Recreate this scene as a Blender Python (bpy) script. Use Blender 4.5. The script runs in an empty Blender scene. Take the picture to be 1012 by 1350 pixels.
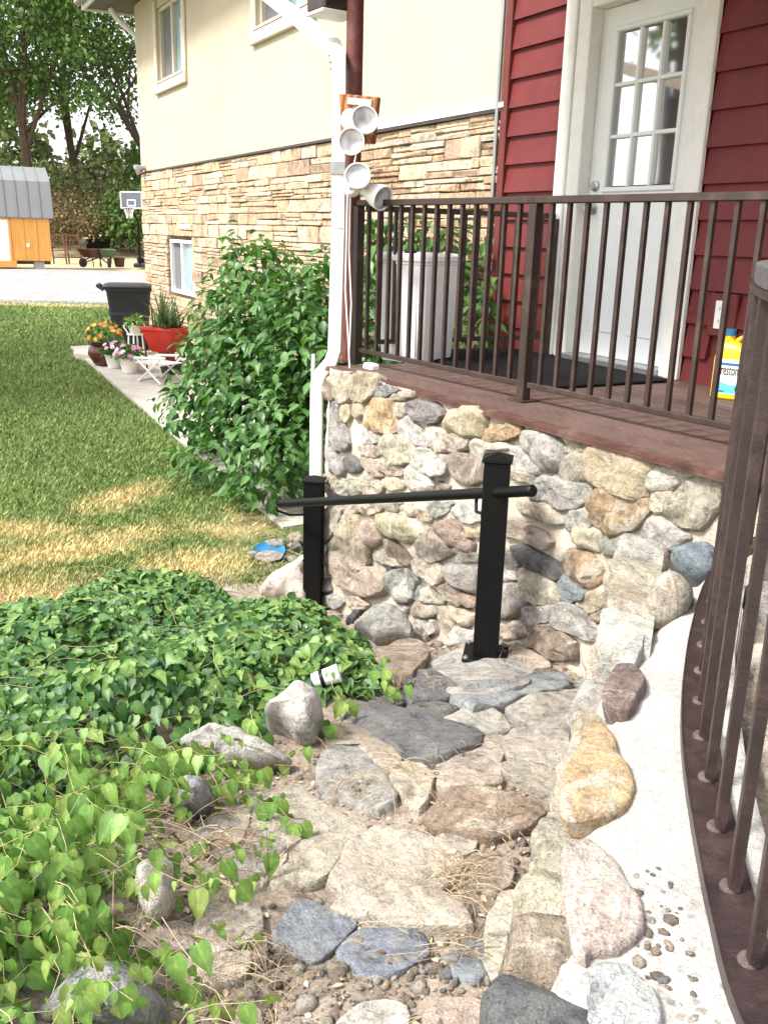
import bpy, math, random
import numpy as np
from mathutils import Vector, Matrix, noise
random.seed(7); rng = np.random.default_rng(7)
S = bpy.context.scene; COL = S.collection

# ------------------------------------------------------------------ camera
CZ = 2.3                                             # eye height above the lawn beside the house
F, PITCH, ROLL = 1229.0, math.radians(16.59), math.radians(1.648)
fw = Vector((0, math.cos(PITCH), -math.sin(PITCH)))
R0 = Vector((1, 0, 0)); U0 = R0.cross(fw)
RT = math.cos(ROLL)*R0 + math.sin(ROLL)*U0
UP = -math.sin(ROLL)*R0 + math.cos(ROLL)*U0
cam = bpy.data.objects.new('camera', bpy.data.cameras.new('camera')); COL.objects.link(cam)
m3 = Matrix((RT, UP, -fw)).transposed()
cam.matrix_world = Matrix.Translation((0, 0, CZ)) @ m3.to_4x4()
cam.data.sensor_fit = 'VERTICAL'; cam.data.sensor_height = 36; cam.data.lens = 36*F/1350
cam.data.clip_start = .05; cam.data.clip_end = 600
S.camera = cam
# ------------------------------------------------------------------ light
SUN_EL, SUN_AZ = math.radians(52), math.radians(-118)   # azimuth from +y towards +x: high, from the left and behind
w = bpy.data.worlds.new('World'); S.world = w; w.use_nodes = True
nt = w.node_tree; bg = nt.nodes['Background']
sky = nt.nodes.new('ShaderNodeTexSky'); sky.sky_type = 'NISHITA'; sky.sun_disc = False
sky.sun_elevation = SUN_EL; sky.sun_rotation = SUN_AZ; sky.air_density = 1.2; sky.dust_density = 4
hs = nt.nodes.new('ShaderNodeHueSaturation'); hs.inputs['Saturation'].default_value = .3
nt.links.new(sky.outputs[0], hs.inputs['Color']); cl = nt.nodes.new('ShaderNodeMix'); cl.data_type = 'RGBA'; cl.inputs[0].default_value = .5; cl.inputs[7].default_value = (4, 4, 4.1, 1)   # thin bright cloud over the whole sky
nt.links.new(hs.outputs[0], cl.inputs[6]); nt.links.new(cl.outputs[2], bg.inputs['Color'])
bg.inputs['Strength'].default_value = .105
sl = bpy.data.lights.new('sun', 'SUN'); sl.energy = 1.5; sl.angle = math.radians(10); sl.color = (1, .95, .87)
so = bpy.data.objects.new('sun', sl); COL.objects.link(so)
sd = Vector((math.sin(SUN_AZ)*math.cos(SUN_EL), math.cos(SUN_AZ)*math.cos(SUN_EL), math.sin(SUN_EL)))
so.rotation_euler = (-sd).to_track_quat('-Z', 'Y').to_euler(); so.location = (0, 0, 30)
S.view_settings.view_transform = 'Standard'; S.view_settings.look = 'None'
S.view_settings.gamma = 1; S.view_settings.use_curve_mapping = False
S.view_settings.exposure = 2.12

# ------------------------------------------------------------------ helpers
def ray(x, y): return fw*F + RT*(x-506) - UP*(y-675)
def at_z(x, y, z):
    v = ray(x, y); return v*((z-CZ)/v.z) + Vector((0, 0, CZ))
def at_d(x, y, d):
    v = ray(x, y); return v*(d/v.y) + Vector((0, 0, CZ))
def at_plane(x, y, p, n):
    v = ray(x, y); o = Vector((0, 0, CZ)); return o + v*((p-o).dot(n)/v.dot(n))
class MB:
    def __init__(s): s.v = []; s.f = []
    def add(s, vs, fs):
        b = len(s.v); s.v += [tuple(v) for v in vs]; s.f += [tuple(i+b for i in f) for f in fs]; return s
    def hexa(s, c):       # 8 corners: bottom loop 4, top loop 4
        return s.add(c, [(3,2,1,0),(4,5,6,7),(0,1,5,4),(1,2,6,5),(2,3,7,6),(3,0,4,7)])
    def box(s, o, ax, ay, az):   # centre, half-axis vectors
        o, ax, ay, az = map(Vector, (o, ax, ay, az))
        return s.hexa([o-ax-ay-az, o+ax-ay-az, o+ax+ay-az, o-ax+ay-az, o-ax-ay+az, o+ax-ay+az, o+ax+ay+az, o-ax+ay+az])
    def bbox(s, o, ax, ay, az, b=.006):  # bevelled box
        o, ax, ay, az = map(Vector, (o, ax, ay, az)); L = [ax.length, ay.length, az.length]
        b = min(b, min(L)*.45); N = [ax/L[0], ay/L[1], az/L[2]]
        import itertools
        vs = []; idx = {}
        for sg in itertools.product((-1, 1), repeat=3):
            for k in range(3):
                p = Vector(o)
                for q in range(3): p += N[q]*sg[q]*(L[q] if q == k else L[q]-b)
                idx[(sg, k)] = len(vs); vs.append(p)
        fs = []
        for k in range(3):
            a, c = [q for q in range(3) if q != k]
            for sk in (-1, 1):
                loop = []
                for sa, sc in ((-1,-1),(1,-1),(1,1),(-1,1)):
                    sg = [0]*3; sg[k] = sk; sg[a] = sa; sg[c] = sc; loop.append(idx[(tuple(sg), k)])
                fs.append(loop)
            for sa in (-1, 1):
                for sc in (-1, 1):
                    g0 = [0]*3; g0[k] = -1; g0[a] = sa; g0[c] = sc; g1 = list(g0); g1[k] = 1
                    g0, g1 = tuple(g0), tuple(g1)
                    fs.append([idx[(g0, a)], idx[(g1, a)], idx[(g1, c)], idx[(g0, c)]])
        for sg in itertools.product((-1, 1), repeat=3): fs.append([idx[(sg, k)] for k in range(3)])
        s.add(vs, fs); s.fix = True; return s
    def tube(s, pts, r, n=8, cap=True):
        pts = [Vector(p) for p in pts]; rs = r if hasattr(r, '__len__') else [r]*len(pts)
        vs = []; fs = []; ref = None
        for i, p in enumerate(pts):
            t = (pts[min(i+1, len(pts)-1)] - pts[max(i-1, 0)]).normalized()
            if ref is None: ref = Vector((0, 0, 1)) if abs(t.z) < .9 else Vector((1, 0, 0))
            a = (ref - t*ref.dot(t)).normalized(); ref = a; b = t.cross(a)
            for k in range(n):
                an = 2*math.pi*k/n; vs.append(p + (a*math.cos(an) + b*math.sin(an))*rs[i])
        for i in range(len(pts)-1):
            for k in range(n):
                fs.append((i*n+k, i*n+(k+1) % n, (i+1)*n+(k+1) % n, (i+1)*n+k))
        if cap: fs.append(tuple(range(n))[::-1]); fs.append(tuple(range((len(pts)-1)*n, len(pts)*n)))
        return s.add(vs, fs)
    def sweep(s, pts, side, hw, hh):   # rectangular bar along pts; side(i) = sideways unit vector, up = z
        vs = []; fs = []; n = len(pts)
        for i, p in enumerate(pts):
            a = side(i)*hw; u = Vector((0, 0, hh))
            vs += [p-a-u, p+a-u, p+a+u, p-a+u]
        for i in range(n-1):
            for k in range(4): fs.append((4*i+k, 4*i+(k+1) % 4, 4*i+4+(k+1) % 4, 4*i+4+k))
        fs += [(3, 2, 1, 0), (4*n-4, 4*n-3, 4*n-2, 4*n-1)]
        return s.add(vs, fs)
    def lathe(s, o, axis, prof, n=16, caps=True):   # prof: (along, radius)
        o = Vector(o); t = Vector(axis).normalized(); ref = Vector((0, 0, 1)) if abs(t.z) < .9 else Vector((1, 0, 0))
        a = (ref - t*ref.dot(t)).normalized(); b = t.cross(a); vs = []; fs = []
        for (h, r) in prof:
            for k in range(n):
                an = 2*math.pi*k/n; vs.append(o + t*h + (a*math.cos(an)+b*math.sin(an))*r)
        for i in range(len(prof)-1):
            for k in range(n): fs.append((i*n+k, i*n+(k+1) % n, (i+1)*n+(k+1) % n, (i+1)*n+k))
        if caps: fs.append(tuple(range(n))[::-1]); fs.append(tuple(range((len(prof)-1)*n, len(prof)*n)))
        return s.add(vs, fs)
    def prism(s, poly, d):   # polygon of points extruded by vector d
        n = len(poly); vs = list(poly) + [Vector(p)+Vector(d) for p in poly]
        return s.add(vs, [tuple(range(n))[::-1], tuple(range(n, 2*n))] + [(i, (i+1) % n, n+(i+1) % n, n+i) for i in range(n)])
    def mesh(s, name, mat=None, smooth=False):
        me = bpy.data.meshes.new(name); me.from_pydata(s.v, [], s.f)
        import bmesh
        bm = bmesh.new(); bm.from_mesh(me); bmesh.ops.recalc_face_normals(bm, faces=bm.faces); bm.to_mesh(me); bm.free()
        if mat: me.materials.append(mat)
        if smooth:
            me.polygons.foreach_set('use_smooth', [True]*len(me.polygons))
            if smooth != 'full': me.set_sharp_from_angle(angle=math.radians(38))
        me.update(); return me
    def build(s, name, mat, parent=None, smooth=False):
        return link(name, s.mesh(name, mat, smooth), parent)
def link(name, me, parent=None, mw=None):
    o = bpy.data.objects.new(name, me); COL.objects.link(o)
    if mw is not None: o.matrix_world = mw
    if parent is not None:
        o.parent = parent; o.matrix_parent_inverse = wmat(parent).inverted()
    return o
def wmat(o):
    m = o.matrix_basis.copy()
    if o.parent: m = wmat(o.parent) @ o.matrix_parent_inverse @ m
    return m
def tag(o, label=None, cat=None, group=None, kind=None):
    if label: o['label'] = label
    if cat: o['category'] = cat
    if group: o['group'] = group
    if kind: o['kind'] = kind
    return o
def thing(name, loc, label, cat, group=None):
    o = bpy.data.objects.new(name, None); COL.objects.link(o); o.location = loc; o.empty_display_size = .1
    return tag(o, label, cat, group)
def np_mesh(name, V, Fc, mat, nper, smooth=False):
    me = bpy.data.meshes.new(name); nv, nf = len(V), len(Fc)
    me.vertices.add(nv); me.vertices.foreach_set('co', np.asarray(V, np.float32).ravel())
    me.loops.add(nf*nper); me.loops.foreach_set('vertex_index', np.asarray(Fc, np.int32).ravel())
    me.polygons.add(nf); me.polygons.foreach_set('loop_start', np.arange(nf, dtype=np.int32)*nper)
    if smooth: me.polygons.foreach_set('use_smooth', np.ones(nf, bool))
    me.materials.append(mat); me.update(calc_edges=True); me.validate(); return me

# ------------------------------------------------------------------ materials
class N:
    def __init__(s, name, rough=.8, spec=.3):
        s.m = bpy.data.materials.new(name); s.m.use_nodes = True; s.t = s.m.node_tree
        s.b = s.t.nodes['Principled BSDF']; s.b.inputs['Roughness'].default_value = rough
        s.b.inputs['Specular IOR Level'].default_value = spec
    def n(s, typ, **kw):
        x = s.t.nodes.new(typ)
        for k, v in kw.items(): setattr(x, k, v)
        return x
    def L(s, a, b): s.t.links.new(a, b)
    def noise(s, scale, detail=4, rough=.6, vec=None, dist=0):
        x = s.n('ShaderNodeTexNoise'); x.inputs['Scale'].default_value = scale; x.inputs['Detail'].default_value = detail
        x.inputs['Roughness'].default_value = rough; x.inputs['Distortion'].default_value = dist
        if vec is None: vec = s.pos()
        s.L(vec, x.inputs['Vector']); return x.outputs['Fac']
    def pos(s):
        if not hasattr(s, '_p'): s._p = s.n('ShaderNodeNewGeometry').outputs['Position']
        return s._p
    def ramp(s, fac, stops, mode='LINEAR'):
        x = s.n('ShaderNodeValToRGB'); x.color_ramp.interpolation = mode; e = x.color_ramp.elements
        while len(e) < len(stops): e.new(.5)
        for i, (p, c) in enumerate(stops):
            e[i].position = p; e[i].color = (c[0], c[1], c[2], 1) if hasattr(c, '__len__') else (c, c, c, 1)
        s.L(fac, x.inputs[0]); return x.outputs[0]
    def mix(s, fac, a, b, mode='MIX'):
        x = s.n('ShaderNodeMix', data_type='RGBA', blend_type=mode, clamp_factor=True)
        for sock, v in ((x.inputs[0], fac), (x.inputs[6], a), (x.inputs[7], b)):
            if hasattr(v, 'is_linked'): s.L(v, sock)
            elif hasattr(v, '__len__'): sock.default_value = (*v[:3], 1)
            else: sock.default_value = v
        return x.outputs[2]
    def math(s, op, a, b=0):
        x = s.n('ShaderNodeMath', operation=op)
        for sock, v in zip(x.inputs, (a, b)):
            if hasattr(v, 'is_linked'): s.L(v, sock)
            else: sock.default_value = v
        return x.outputs[0]
    def col(s, c):
        if hasattr(c, 'is_linked'): s.L(c, s.b.inputs['Base Color'])
        else: s.b.inputs['Base Color'].default_value = (*c, 1)
        return s
    def bump(s, h, strength=.5, dist=.01):
        x = s.n('ShaderNodeBump'); x.inputs['Strength'].default_value = strength; x.inputs['Distance'].default_value = dist
        s.L(h, x.inputs['Height'])
        if s.b.inputs['Normal'].is_linked: s.L(s.b.inputs['Normal'].links[0].from_socket, x.inputs['Normal'])
        s.L(x.outputs[0], s.b.inputs['Normal']); return s
def paint(name, c, rough=.5, spec=.4, var=.12, scale=12, bump=.1, dirt=None, metal=0):
    k = N(name, rough, spec); f = k.noise(scale, 5)
    cc = k.mix(1, c, k.ramp(f, [(.25, 1-var), (.75, 1+var)]), 'MULTIPLY')
    if dirt: cc = k.mix(k.ramp(k.noise(scale*.35, 8, .75), [(.5, 0), (.72, dirt[3])]), cc, dirt[:3])
    k.col(cc); k.b.inputs['Metallic'].default_value = metal
    if bump: k.bump(k.noise(scale*8, 4), bump, .004)
    return k.m
def rockmat(name, grain=1.0, use_obj=True, island=None, lichen=True):
    k = N(name, .88, .22); tc = k.n('ShaderNodeTexCoord'); oi = k.n('ShaderNodeObjectInfo')
    va = k.n('ShaderNodeVectorMath', operation='ADD'); vm = k.n('ShaderNodeVectorMath', operation='SCALE')
    cx = k.n('ShaderNodeCombineXYZ')
    for i in range(3): k.L(oi.outputs['Random'], cx.inputs[i])
    k.L(cx.outputs[0], vm.inputs[0]); vm.inputs['Scale'].default_value = 37
    k.L(k.pos(), va.inputs[0]); k.L(vm.outputs[0], va.inputs[1]); P = va.outputs[0]
    if island:
        g = k.n('ShaderNodeNewGeometry'); base = k.ramp(g.outputs['Random Per Island'], island, 'CONSTANT')
    else: base = oi.outputs['Color']
    n1 = k.noise(6*grain, 8, .7, P, 1.2); n2 = k.noise(38*grain, 6, .75, P); n3 = k.noise(150*grain, 3, .7, P)
    c = k.mix(1, base, k.ramp(n1, [(.3, (.4, .38, .37)), (.46, (1, 1, 1)), (.7, (1.3, 1.26, 1.17))]), 'MULTIPLY')
    c = k.mix(1, c, k.ramp(n2, [(.3, (.58, .57, .55)), (.52, (1, 1, 1)), (.75, (1.28, 1.26, 1.22))]), 'MULTIPLY')
    rot = k.n('ShaderNodeVectorRotate', rotation_type='EULER_XYZ'); k.L(P, rot.inputs['Vector']); rv = k.n('ShaderNodeVectorMath', operation='SCALE'); k.L(cx.outputs[0], rv.inputs[0]); rv.inputs['Scale'].default_value = 61; k.L(rv.outputs[0], rot.inputs['Rotation'])
    mp = k.n('ShaderNodeMapping'); mp.inputs['Scale'].default_value = (1.2, 2.2, 11); k.L(rot.outputs[0], mp.inputs[0]); st_ = k.noise(4*grain, 6, .7, mp.outputs[0], .8)
    amt = k.ramp(oi.outputs['Random'], [(.25, .1), (.8, .9)])
    c = k.mix(amt, c, k.mix(1, c, k.ramp(st_, [(.3, (.6, .57, .55)), (.5, (1, 1, 1)), (.66, (1.3, 1.27, 1.2)), (.72, (.8, .76, .72))]), 'MULTIPLY'))
    if lichen:
        c = k.mix(k.ramp(k.noise(4*grain, 8, .75, P, 1.5), [(.53, 0), (.585, .6)]), c, (.66, .62, .545))
        c = k.mix(k.ramp(k.noise(9*grain, 9, .8, P, .5), [(.56, 0), (.66, .55)]), c, (.55, .51, .44))
        c = k.mix(k.ramp(k.noise(15*grain, 7, .8, P, 2), [(.63, 0), (.7, .7)]), c, (.13, .11, .095))
    c = k.mix(1, c, k.ramp(n3, [(.3, .8), (.7, 1.18)]), 'MULTIPLY'); c = k.mix(k.ramp(k.noise(75*grain, 5, .8, P), [(.62, 0), (.68, .75)]), c, (.1, .085, .07))
    v = k.n('ShaderNodeTexVoronoi', feature='DISTANCE_TO_EDGE'); v.inputs['Scale'].default_value = 5*grain
    nz = k.n('ShaderNodeVectorMath', operation='ADD'); nn = k.n('ShaderNodeTexNoise'); nn.inputs['Scale'].default_value = 9; nn.inputs['Detail'].default_value = 4
    k.L(P, nn.inputs['Vector']); k.L(P, nz.inputs[0]); k.L(nn.outputs['Color'], nz.inputs[1]); k.L(nz.outputs[0], v.inputs['Vector'])
    crack = k.ramp(v.outputs['Distance'], [(0, 0), (.035, 1)])
    c = k.mix(1, c, k.ramp(crack, [(0, .74), (1, 1)]), 'MULTIPLY')
    k.col(c)
    k.bump(n1, .9, .04); k.bump(st_, .6, .012); k.bump(n2, 1, .018); k.bump(n3, .9, .007); k.bump(crack, .35, .008)
    return k.m
M = {}
M['rock'] = rockmat('rock')
M['slate'] = rockmat('slate', 1.3, lichen=False)
M['ledge'] = rockmat('ledge_stone', .8, lichen=False)
TANS = [(0, (.65, .5, .36)), (.16, (.72, .58, .43)), (.34, (.64, .45, .31)), (.5, (.73, .61, .48)), (.66, (.68, .49, .34)), (.82, (.6, .43, .31)), (.92, (.72, .59, .45))]
M['ledge_far'] = rockmat('ledge_stone_far', .8, island=TANS, lichen=False)
def mortarmat(name, c1, c2, sc=1):
    k = N(name, .95, .15); a = k.noise(5*sc, 8, .7); b = k.noise(60*sc, 5, .8)
    c = k.mix(k.ramp(a, [(.35, 0), (.65, 1)]), c1, c2); c = k.mix(1, c, k.ramp(b, [(.3, .7), (.6, 1.08)]), 'MULTIPLY'); k.col(c)
    k.bump(a, .6, .03); k.bump(b, .8, .01); k.bump(k.noise(300*sc, 2), .4, .003); return k.m
M['mortar'] = mortarmat('mortar', (.46, .405, .325), (.64, .58, .485))
M['grout'] = mortarmat('grout', (.2, .15, .11), (.3, .24, .18))
k = N('concrete_cap', .92, .2); a = k.noise(4, 8, .7); b = k.noise(70, 5, .75)
c = k.mix(k.ramp(a, [(.35, 0), (.65, 1)]), (.46, .44, .41), (.58, .56, .53)); c = k.mix(k.ramp(k.noise(7, 9, .8), [(.55, 0), (.68, .6)]), c, (.34, .31, .27)); c = k.mix(1, c, k.ramp(b, [(.3, .7), (.55, 1)]), 'MULTIPLY')
v = k.n('ShaderNodeTexVoronoi', distance='MINKOWSKI'); v.inputs['Scale'].default_value = 48; v.inputs['Exponent'].default_value = 1.3
dn = k.n('ShaderNodeTexNoise'); dn.inputs['Scale'].default_value = 40; dn.inputs['Detail'].default_value = 3; k.L(k.pos(), dn.inputs['Vector'])
ds_ = k.n('ShaderNodeVectorMath', operation='SCALE'); ds_.inputs['Scale'].default_value = .022; k.L(dn.outputs['Color'], ds_.inputs[0]); da_ = k.n('ShaderNodeVectorMath', operation='ADD'); k.L(ds_.outputs[0], da_.inputs[0]); k.L(k.pos(), da_.inputs[1]); k.L(da_.outputs[0], v.inputs['Vector'])
sx = k.n('ShaderNodeSeparateXYZ'); k.L(k.pos(), sx.inputs[0])
near = k.ramp(k.math('ADD', k.math('MULTIPLY', sx.outputs['Y'], -.8), 1.5), [(.32, 0), (.7, .7)])
peb = k.math('MULTIPLY', k.math('MULTIPLY', k.ramp(k.math('ADD', v.outputs['Distance'], k.math('MULTIPLY', k.noise(12, 2), .35)), [(.52, 1), (.6, 0)], 'EASE'), near), k.ramp(k.noise(23, 3), [(.4, 0), (.48, 1)]))
c = k.mix(peb, c, k.ramp(v.outputs['Color'], [(.2, (.16, .145, .135)), (.45, (.36, .31, .27)), (.6, (.17, .2, .24)), (.8, (.4, .29, .18))]))
k.col(c); k.bump(a, .4, .02); k.bump(b, .9, .01); k.bump(k.noise(200, 3, .8), .7, .004); M['cap'] = k.m
k = N('soil', .97, .1); a = k.noise(3, 8, .7); b = k.noise(45, 6, .8); d = k.noise(140, 4, .8)
c = k.mix(k.ramp(a, [(.35, 0), (.65, 1)]), (.36, .285, .225), (.55, .47, .39)); c = k.mix(1, c, k.ramp(b, [(.3, .5), (.65, 1.3)]), 'MULTIPLY')
c = k.mix(k.ramp(d, [(.6, 0), (.68, .6)]), c, (.55, .47, .38)); k.col(c); c = k.mix(k.ramp(k.noise(8, 9, .8, dist=1), [(.5, 0), (.62, .75)]), c, (.14, .1, .07)); k.col(c); k.bump(a, .5, .04); k.bump(b, 1, .02); k.bump(d, .8, .006); M['soil'] = k.m
M['stucco'] = (lambda k: (k.col(k.mix(1, k.mix(k.ramp(k.noise(1.2, 6, .7), [(.3, 0), (.7, 1)]), (.5, .44, .335), (.57, .51, .4)), k.ramp(k.noise(80, 4, .7), [(.3, .86), (.65, 1.06)]), 'MULTIPLY')), k.bump(k.noise(55, 6, .75), .5, .012), k.bump(k.noise(220, 3), .3, .004), k.m)[-1])(N('stucco', .95, .1))
M['sill'] = paint('stucco_trim', (.6, .53, .42), .9, .1, .1, 30, .3)
k = N('red_siding', .55, .3); f = k.noise(3, 6, .7); sep = k.n('ShaderNodeMapping'); sep.inputs['Scale'].default_value = (6, 6, 90); k.L(k.pos(), sep.inputs[0])
g = k.noise(2.5, 6, .7, sep.outputs[0])
c = k.mix(k.ramp(f, [(.3, 0), (.7, 1)]), (.115, .017, .018), (.16, .026, .025)); c = k.mix(1, c, k.ramp(g, [(.3, .85), (.7, 1.12)]), 'MULTIPLY'); k.col(c); k.bump(g, .25, .004); M['red'] = k.m
M['redtrim'] = paint('red_trim', (.13, .03, .026), .6, .3, .15, 10)
M['white'] = paint('white_paint', (.8, .8, .79), .45, .4, .03, 9, .06, (.55, .52, .47, .2))
M['offwhite'] = paint('weathered_white_paint', (.74, .74, .71), .6, .3, .05, 14, .2, (.42, .39, .33, .3))
M['doorwhite'] = paint('door_paint', (.74, .77, .77), .4, .4, .04, 4, .05)
M['brownmetal'] = paint('brown_painted_steel', (.03, .018, .015), .42, .5, .3, 18, .25, (.16, .1, .085, .35))
M['darkrail'] = paint('dark_brown_steel', (.026, .016, .016), .38, .5, .35, 25, .35, (.16, .1, .085, .3))
M['weld'] = paint('rough_weld', (.11, .075, .07), .6, .4, .4, 60, .6)
M['post_maroon'] = paint('maroon_post_paint', (.13, .035, .028), .55, .35, .25, 10, .2, (.4, .3, .27, .25))
M['black'] = paint('black_powder_coat', (.0018, .0018, .002), .5, .25, .1, 40, .05)
M['steel'] = paint('galvanised_steel', (.4, .41, .42), .35, .5, .15, 20, .1, metal=.8)
k = N('porch_floor', .62, .3); sep = k.n('ShaderNodeMapping'); sep.inputs['Rotation'].default_value = (0, 0, math.radians(-32)); sep.inputs['Scale'].default_value = (30, 2, 1); k.L(k.pos(), sep.inputs[0])
g = k.noise(2, 7, .75, sep.outputs[0]); f = k.noise(5, 8, .75)
c = k.mix(k.ramp(f, [(.3, 0), (.7, 1)]), (.085, .05, .042), (.14, .09, .075)); c = k.mix(1, c, k.ramp(g, [(.3, .7), (.7, 1.2)]), 'MULTIPLY')
c = k.mix(k.ramp(k.noise(9, 9, .85), [(.6, 0), (.7, .5)]), c, (.3, .24, .22)); k.col(c); k.bump(g, .3, .004); k.bump(k.noise(60, 5), .3, .004); M['floor'] = k.m
M['fascia'] = paint('porch_fascia', (.085, .04, .032), .65, .25, .4, 14, .4, (.24, .16, .13, .6))
M['mat'] = paint('black_mat', (.012, .012, .013), .95, .1, .4, 90, .8)
k = N('glass', .04, .9); k.col(k.ramp(k.noise(.8, 3), [(.3, (.05, .055, .06)), (.7, (.1, .105, .11))])); k.b.inputs['IOR'].default_value = 4.0; M['glass'] = k.m
k = N('sky_reflection_glass', .06, .9); k.col(k.ramp(k.noise(2, 4), [(.3, (.2, .32, .38)), (.7, (.3, .46, .52))])); k.b.inputs['IOR'].default_value = 1.7; M['skyglass'] = k.m  # blue sky reflection painted into the pane colour
k = N('insect_screen', .8, .2); k.col(k.ramp(k.noise(300, 2), [(.3, (.13, .13, .14)), (.7, (.2, .2, .21))])); M['screen'] = k.m
M['eave'] = paint('tan_eave_trim', (.3, .26, .21), .55, .3, .06, 10, .05)
M['soffit'] = paint('soffit_panel', (.13, .105, .08), .7, .2, .08, 8, .05)
M['tan_metal'] = paint('almond_trim', (.5, .46, .38), .5, .3, .06, 10, .05)
k = N('rough_wood', .75, .2); sep = k.n('ShaderNodeMapping'); sep.inputs['Scale'].default_value = (1, 1, .25); sep.inputs['Rotation'].default_value = (.2, .3, 0); k.L(k.pos(), sep.inputs[0])
wv = k.n('ShaderNodeTexWave', wave_type='RINGS'); wv.inputs['Scale'].default_value = 14; wv.inputs['Distortion'].default_value = 5; wv.inputs['Detail'].default_value = 3; k.L(sep.outputs[0], wv.inputs['Vector'])
k.col(k.ramp(wv.outputs['Fac'], [(.1, (.17, .062, .022)), (.6, (.33, .14, .055)), (.95, (.38, .18, .08))])); k.bump(wv.outputs['Fac'], .3, .003); M['wood'] = k.m
M['lampglass'] = (lambda k: (k.col(k.ramp(k.noise(14, 1), [(.4, (.36, .37, .39)), (.6, (.66, .67, .68))])), k.m)[-1])(N('frosted_lens', .12, .9))
M['black_plastic'] = paint('black_plastic', (.02, .021, .024), .5, .4, .25, 5, .2)
M['redpaint'] = paint('red_planter_paint', (.5, .035, .025), .4, .4, .12, 8, .05)
M['maroonpot'] = paint('glazed_maroon_pot', (.09, .022, .018), .25, .5, .2, 10, .05)
M['whitepot'] = paint('white_plastic_pot', (.72, .7, .64), .5, .3, .06, 10, .05)
M['chair'] = paint('grey_white_plastic', (.6, .62, .62), .5, .3, .08, 10, .05)
M['yellow'] = paint('yellow_plastic', (.75, .52, .015), .35, .4, .05, 8, .02)
M['labelwhite'] = paint('printed_label', (.78, .78, .74), .4, .3, .03, 10, 0)
M['ink'] = paint('black_ink', (.01, .01, .012), .5, .2, .05, 10, 0)
M['blue'] = paint('blue_plastic', (.02, .15, .33), .35, .4, .1, 15, .1)
M['cyan'] = paint('light_blue_print', (.12, .5, .72), .4, .3, .05, 10, 0)
M['weathered'] = (lambda k: (k.col(k.ramp(k.noise(30, 7, .8, dist=2), [(.3, (.03, .025, .027)), (.55, (.1, .092, .095)), (.75, (.2, .19, .195))])), k.bump(k.noise(60, 5), .4, .005), k.m)[-1])(N('weathered_grey_rail', .7, .3))
k = N('wood_siding', .7, .25); sep = k.n('ShaderNodeMapping'); sep.inputs['Scale'].default_value = (4, 4, .3); k.L(k.pos(), sep.inputs[0]); g = k.noise(3, 6, .7, sep.outputs[0])
k.col(k.ramp(g, [(.3, (.6, .27, .06)), (.7, (.78, .42, .12))])); M['shedwood'] = k.m
M['roofmetal'] = paint('grey_ribbed_roof', (.19, .195, .2), .5, .4, .08, 1, .0)
M['asphalt'] = mortarmat('driveway_gravel', (.24, .23, .23), (.34, .33, .33), .5)
M['straw_ground'] = mortarmat('straw_ground', (.36, .28, .17), (.5, .41, .26), .4)
M['concrete'] = mortarmat('walk_concrete', (.4, .37, .33), (.54, .51, .46), .8)
M['pinkpaving'] = rockmat('patio_stone', .7)
M['bark'] = paint('bark', (.075, .058, .045), .95, .1, .35, 6, .8)
M['greybrush'] = paint('dry_brush_twigs', (.16, .12, .085), .95, .1, .3, 6, .3)
M['rust'] = paint('rusty_iron', (.12, .06, .04), .8, .2, .4, 12, .4)
M['greenpaint'] = paint('green_barrow_paint', (.14, .2, .12), .6, .3, .2, 8, .1)
def leafmat(name, stops, trans=.25, rough=.5, patch=None, spec=.3, vein=True):
    k = N(name, rough, spec); g = k.n('ShaderNodeNewGeometry'); r = k.math('ADD', k.math('MULTIPLY', g.outputs['Random Per Island'], .65), k.math('MULTIPLY', k.noise(patch or 1.2, 4), .42))
    oi = k.n('ShaderNodeObjectInfo'); r = k.math('ADD', r, k.math('MULTIPLY', k.math('SUBTRACT', oi.outputs['Random'], .5), .35)) if name == 'shrub_leaf' else r
    c = k.ramp(r, stops)
    c = k.mix(1, c, k.ramp(k.noise(55, 3, .7), [(.3, .72), (.7, 1.22)]), 'MULTIPLY')
    if vein:
        at_ = k.n('ShaderNodeAttribute', attribute_name='midrib'); c = k.mix(k.ramp(at_.outputs['Fac'], [(.8, 0), (.95, .55)]), c, k.mix(1, c, (1.7, 1.5, 1.7), 'MULTIPLY')); c = k.mix(1, c, k.ramp(at_.outputs['Fac'], [(0, .86), (.5, 1.04)]), 'MULTIPLY')
    k.col(c); k.b.inputs['Transmission Weight'].default_value = 0
    tr = k.n('ShaderNodeBsdfTranslucent'); k.L(k.mix(1, c, (1.1, 1.25, .6), 'MULTIPLY'), tr.inputs['Color'])
    ms = k.n('ShaderNodeMixShader'); ms.inputs[0].default_value = trans
    out = k.t.nodes['Material Output']; k.L(k.b.outputs[0], ms.inputs[1]); k.L(tr.outputs[0], ms.inputs[2]); k.L(ms.outputs[0], out.inputs['Surface'])
    return k.m
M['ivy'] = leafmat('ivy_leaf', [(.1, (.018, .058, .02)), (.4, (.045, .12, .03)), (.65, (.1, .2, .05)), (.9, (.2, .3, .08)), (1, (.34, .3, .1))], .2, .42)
M['ivylight'] = leafmat('ivy_leaf_yellow_green', [(.1, (.075, .16, .035)), (.4, (.125, .24, .05)), (.7, (.2, .32, .075)), (.93, (.27, .33, .1)), (1, (.4, .3, .12))], .25, .45)  # yellow-green leaf colour of the trailing shoots
M['shrub'] = leafmat('shrub_leaf', [(.1, (.04, .1, .028)), (.4, (.07, .165, .045)), (.7, (.11, .23, .065)), (.95, (.19, .33, .1))], .3, .36)
M['treeleaf'] = leafmat('tree_leaf', [(.1, (.035, .075, .022)), (.4, (.06, .125, .032)), (.7, (.1, .185, .045)), (.95, (.17, .26, .07))], .3, .6, .35)
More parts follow.
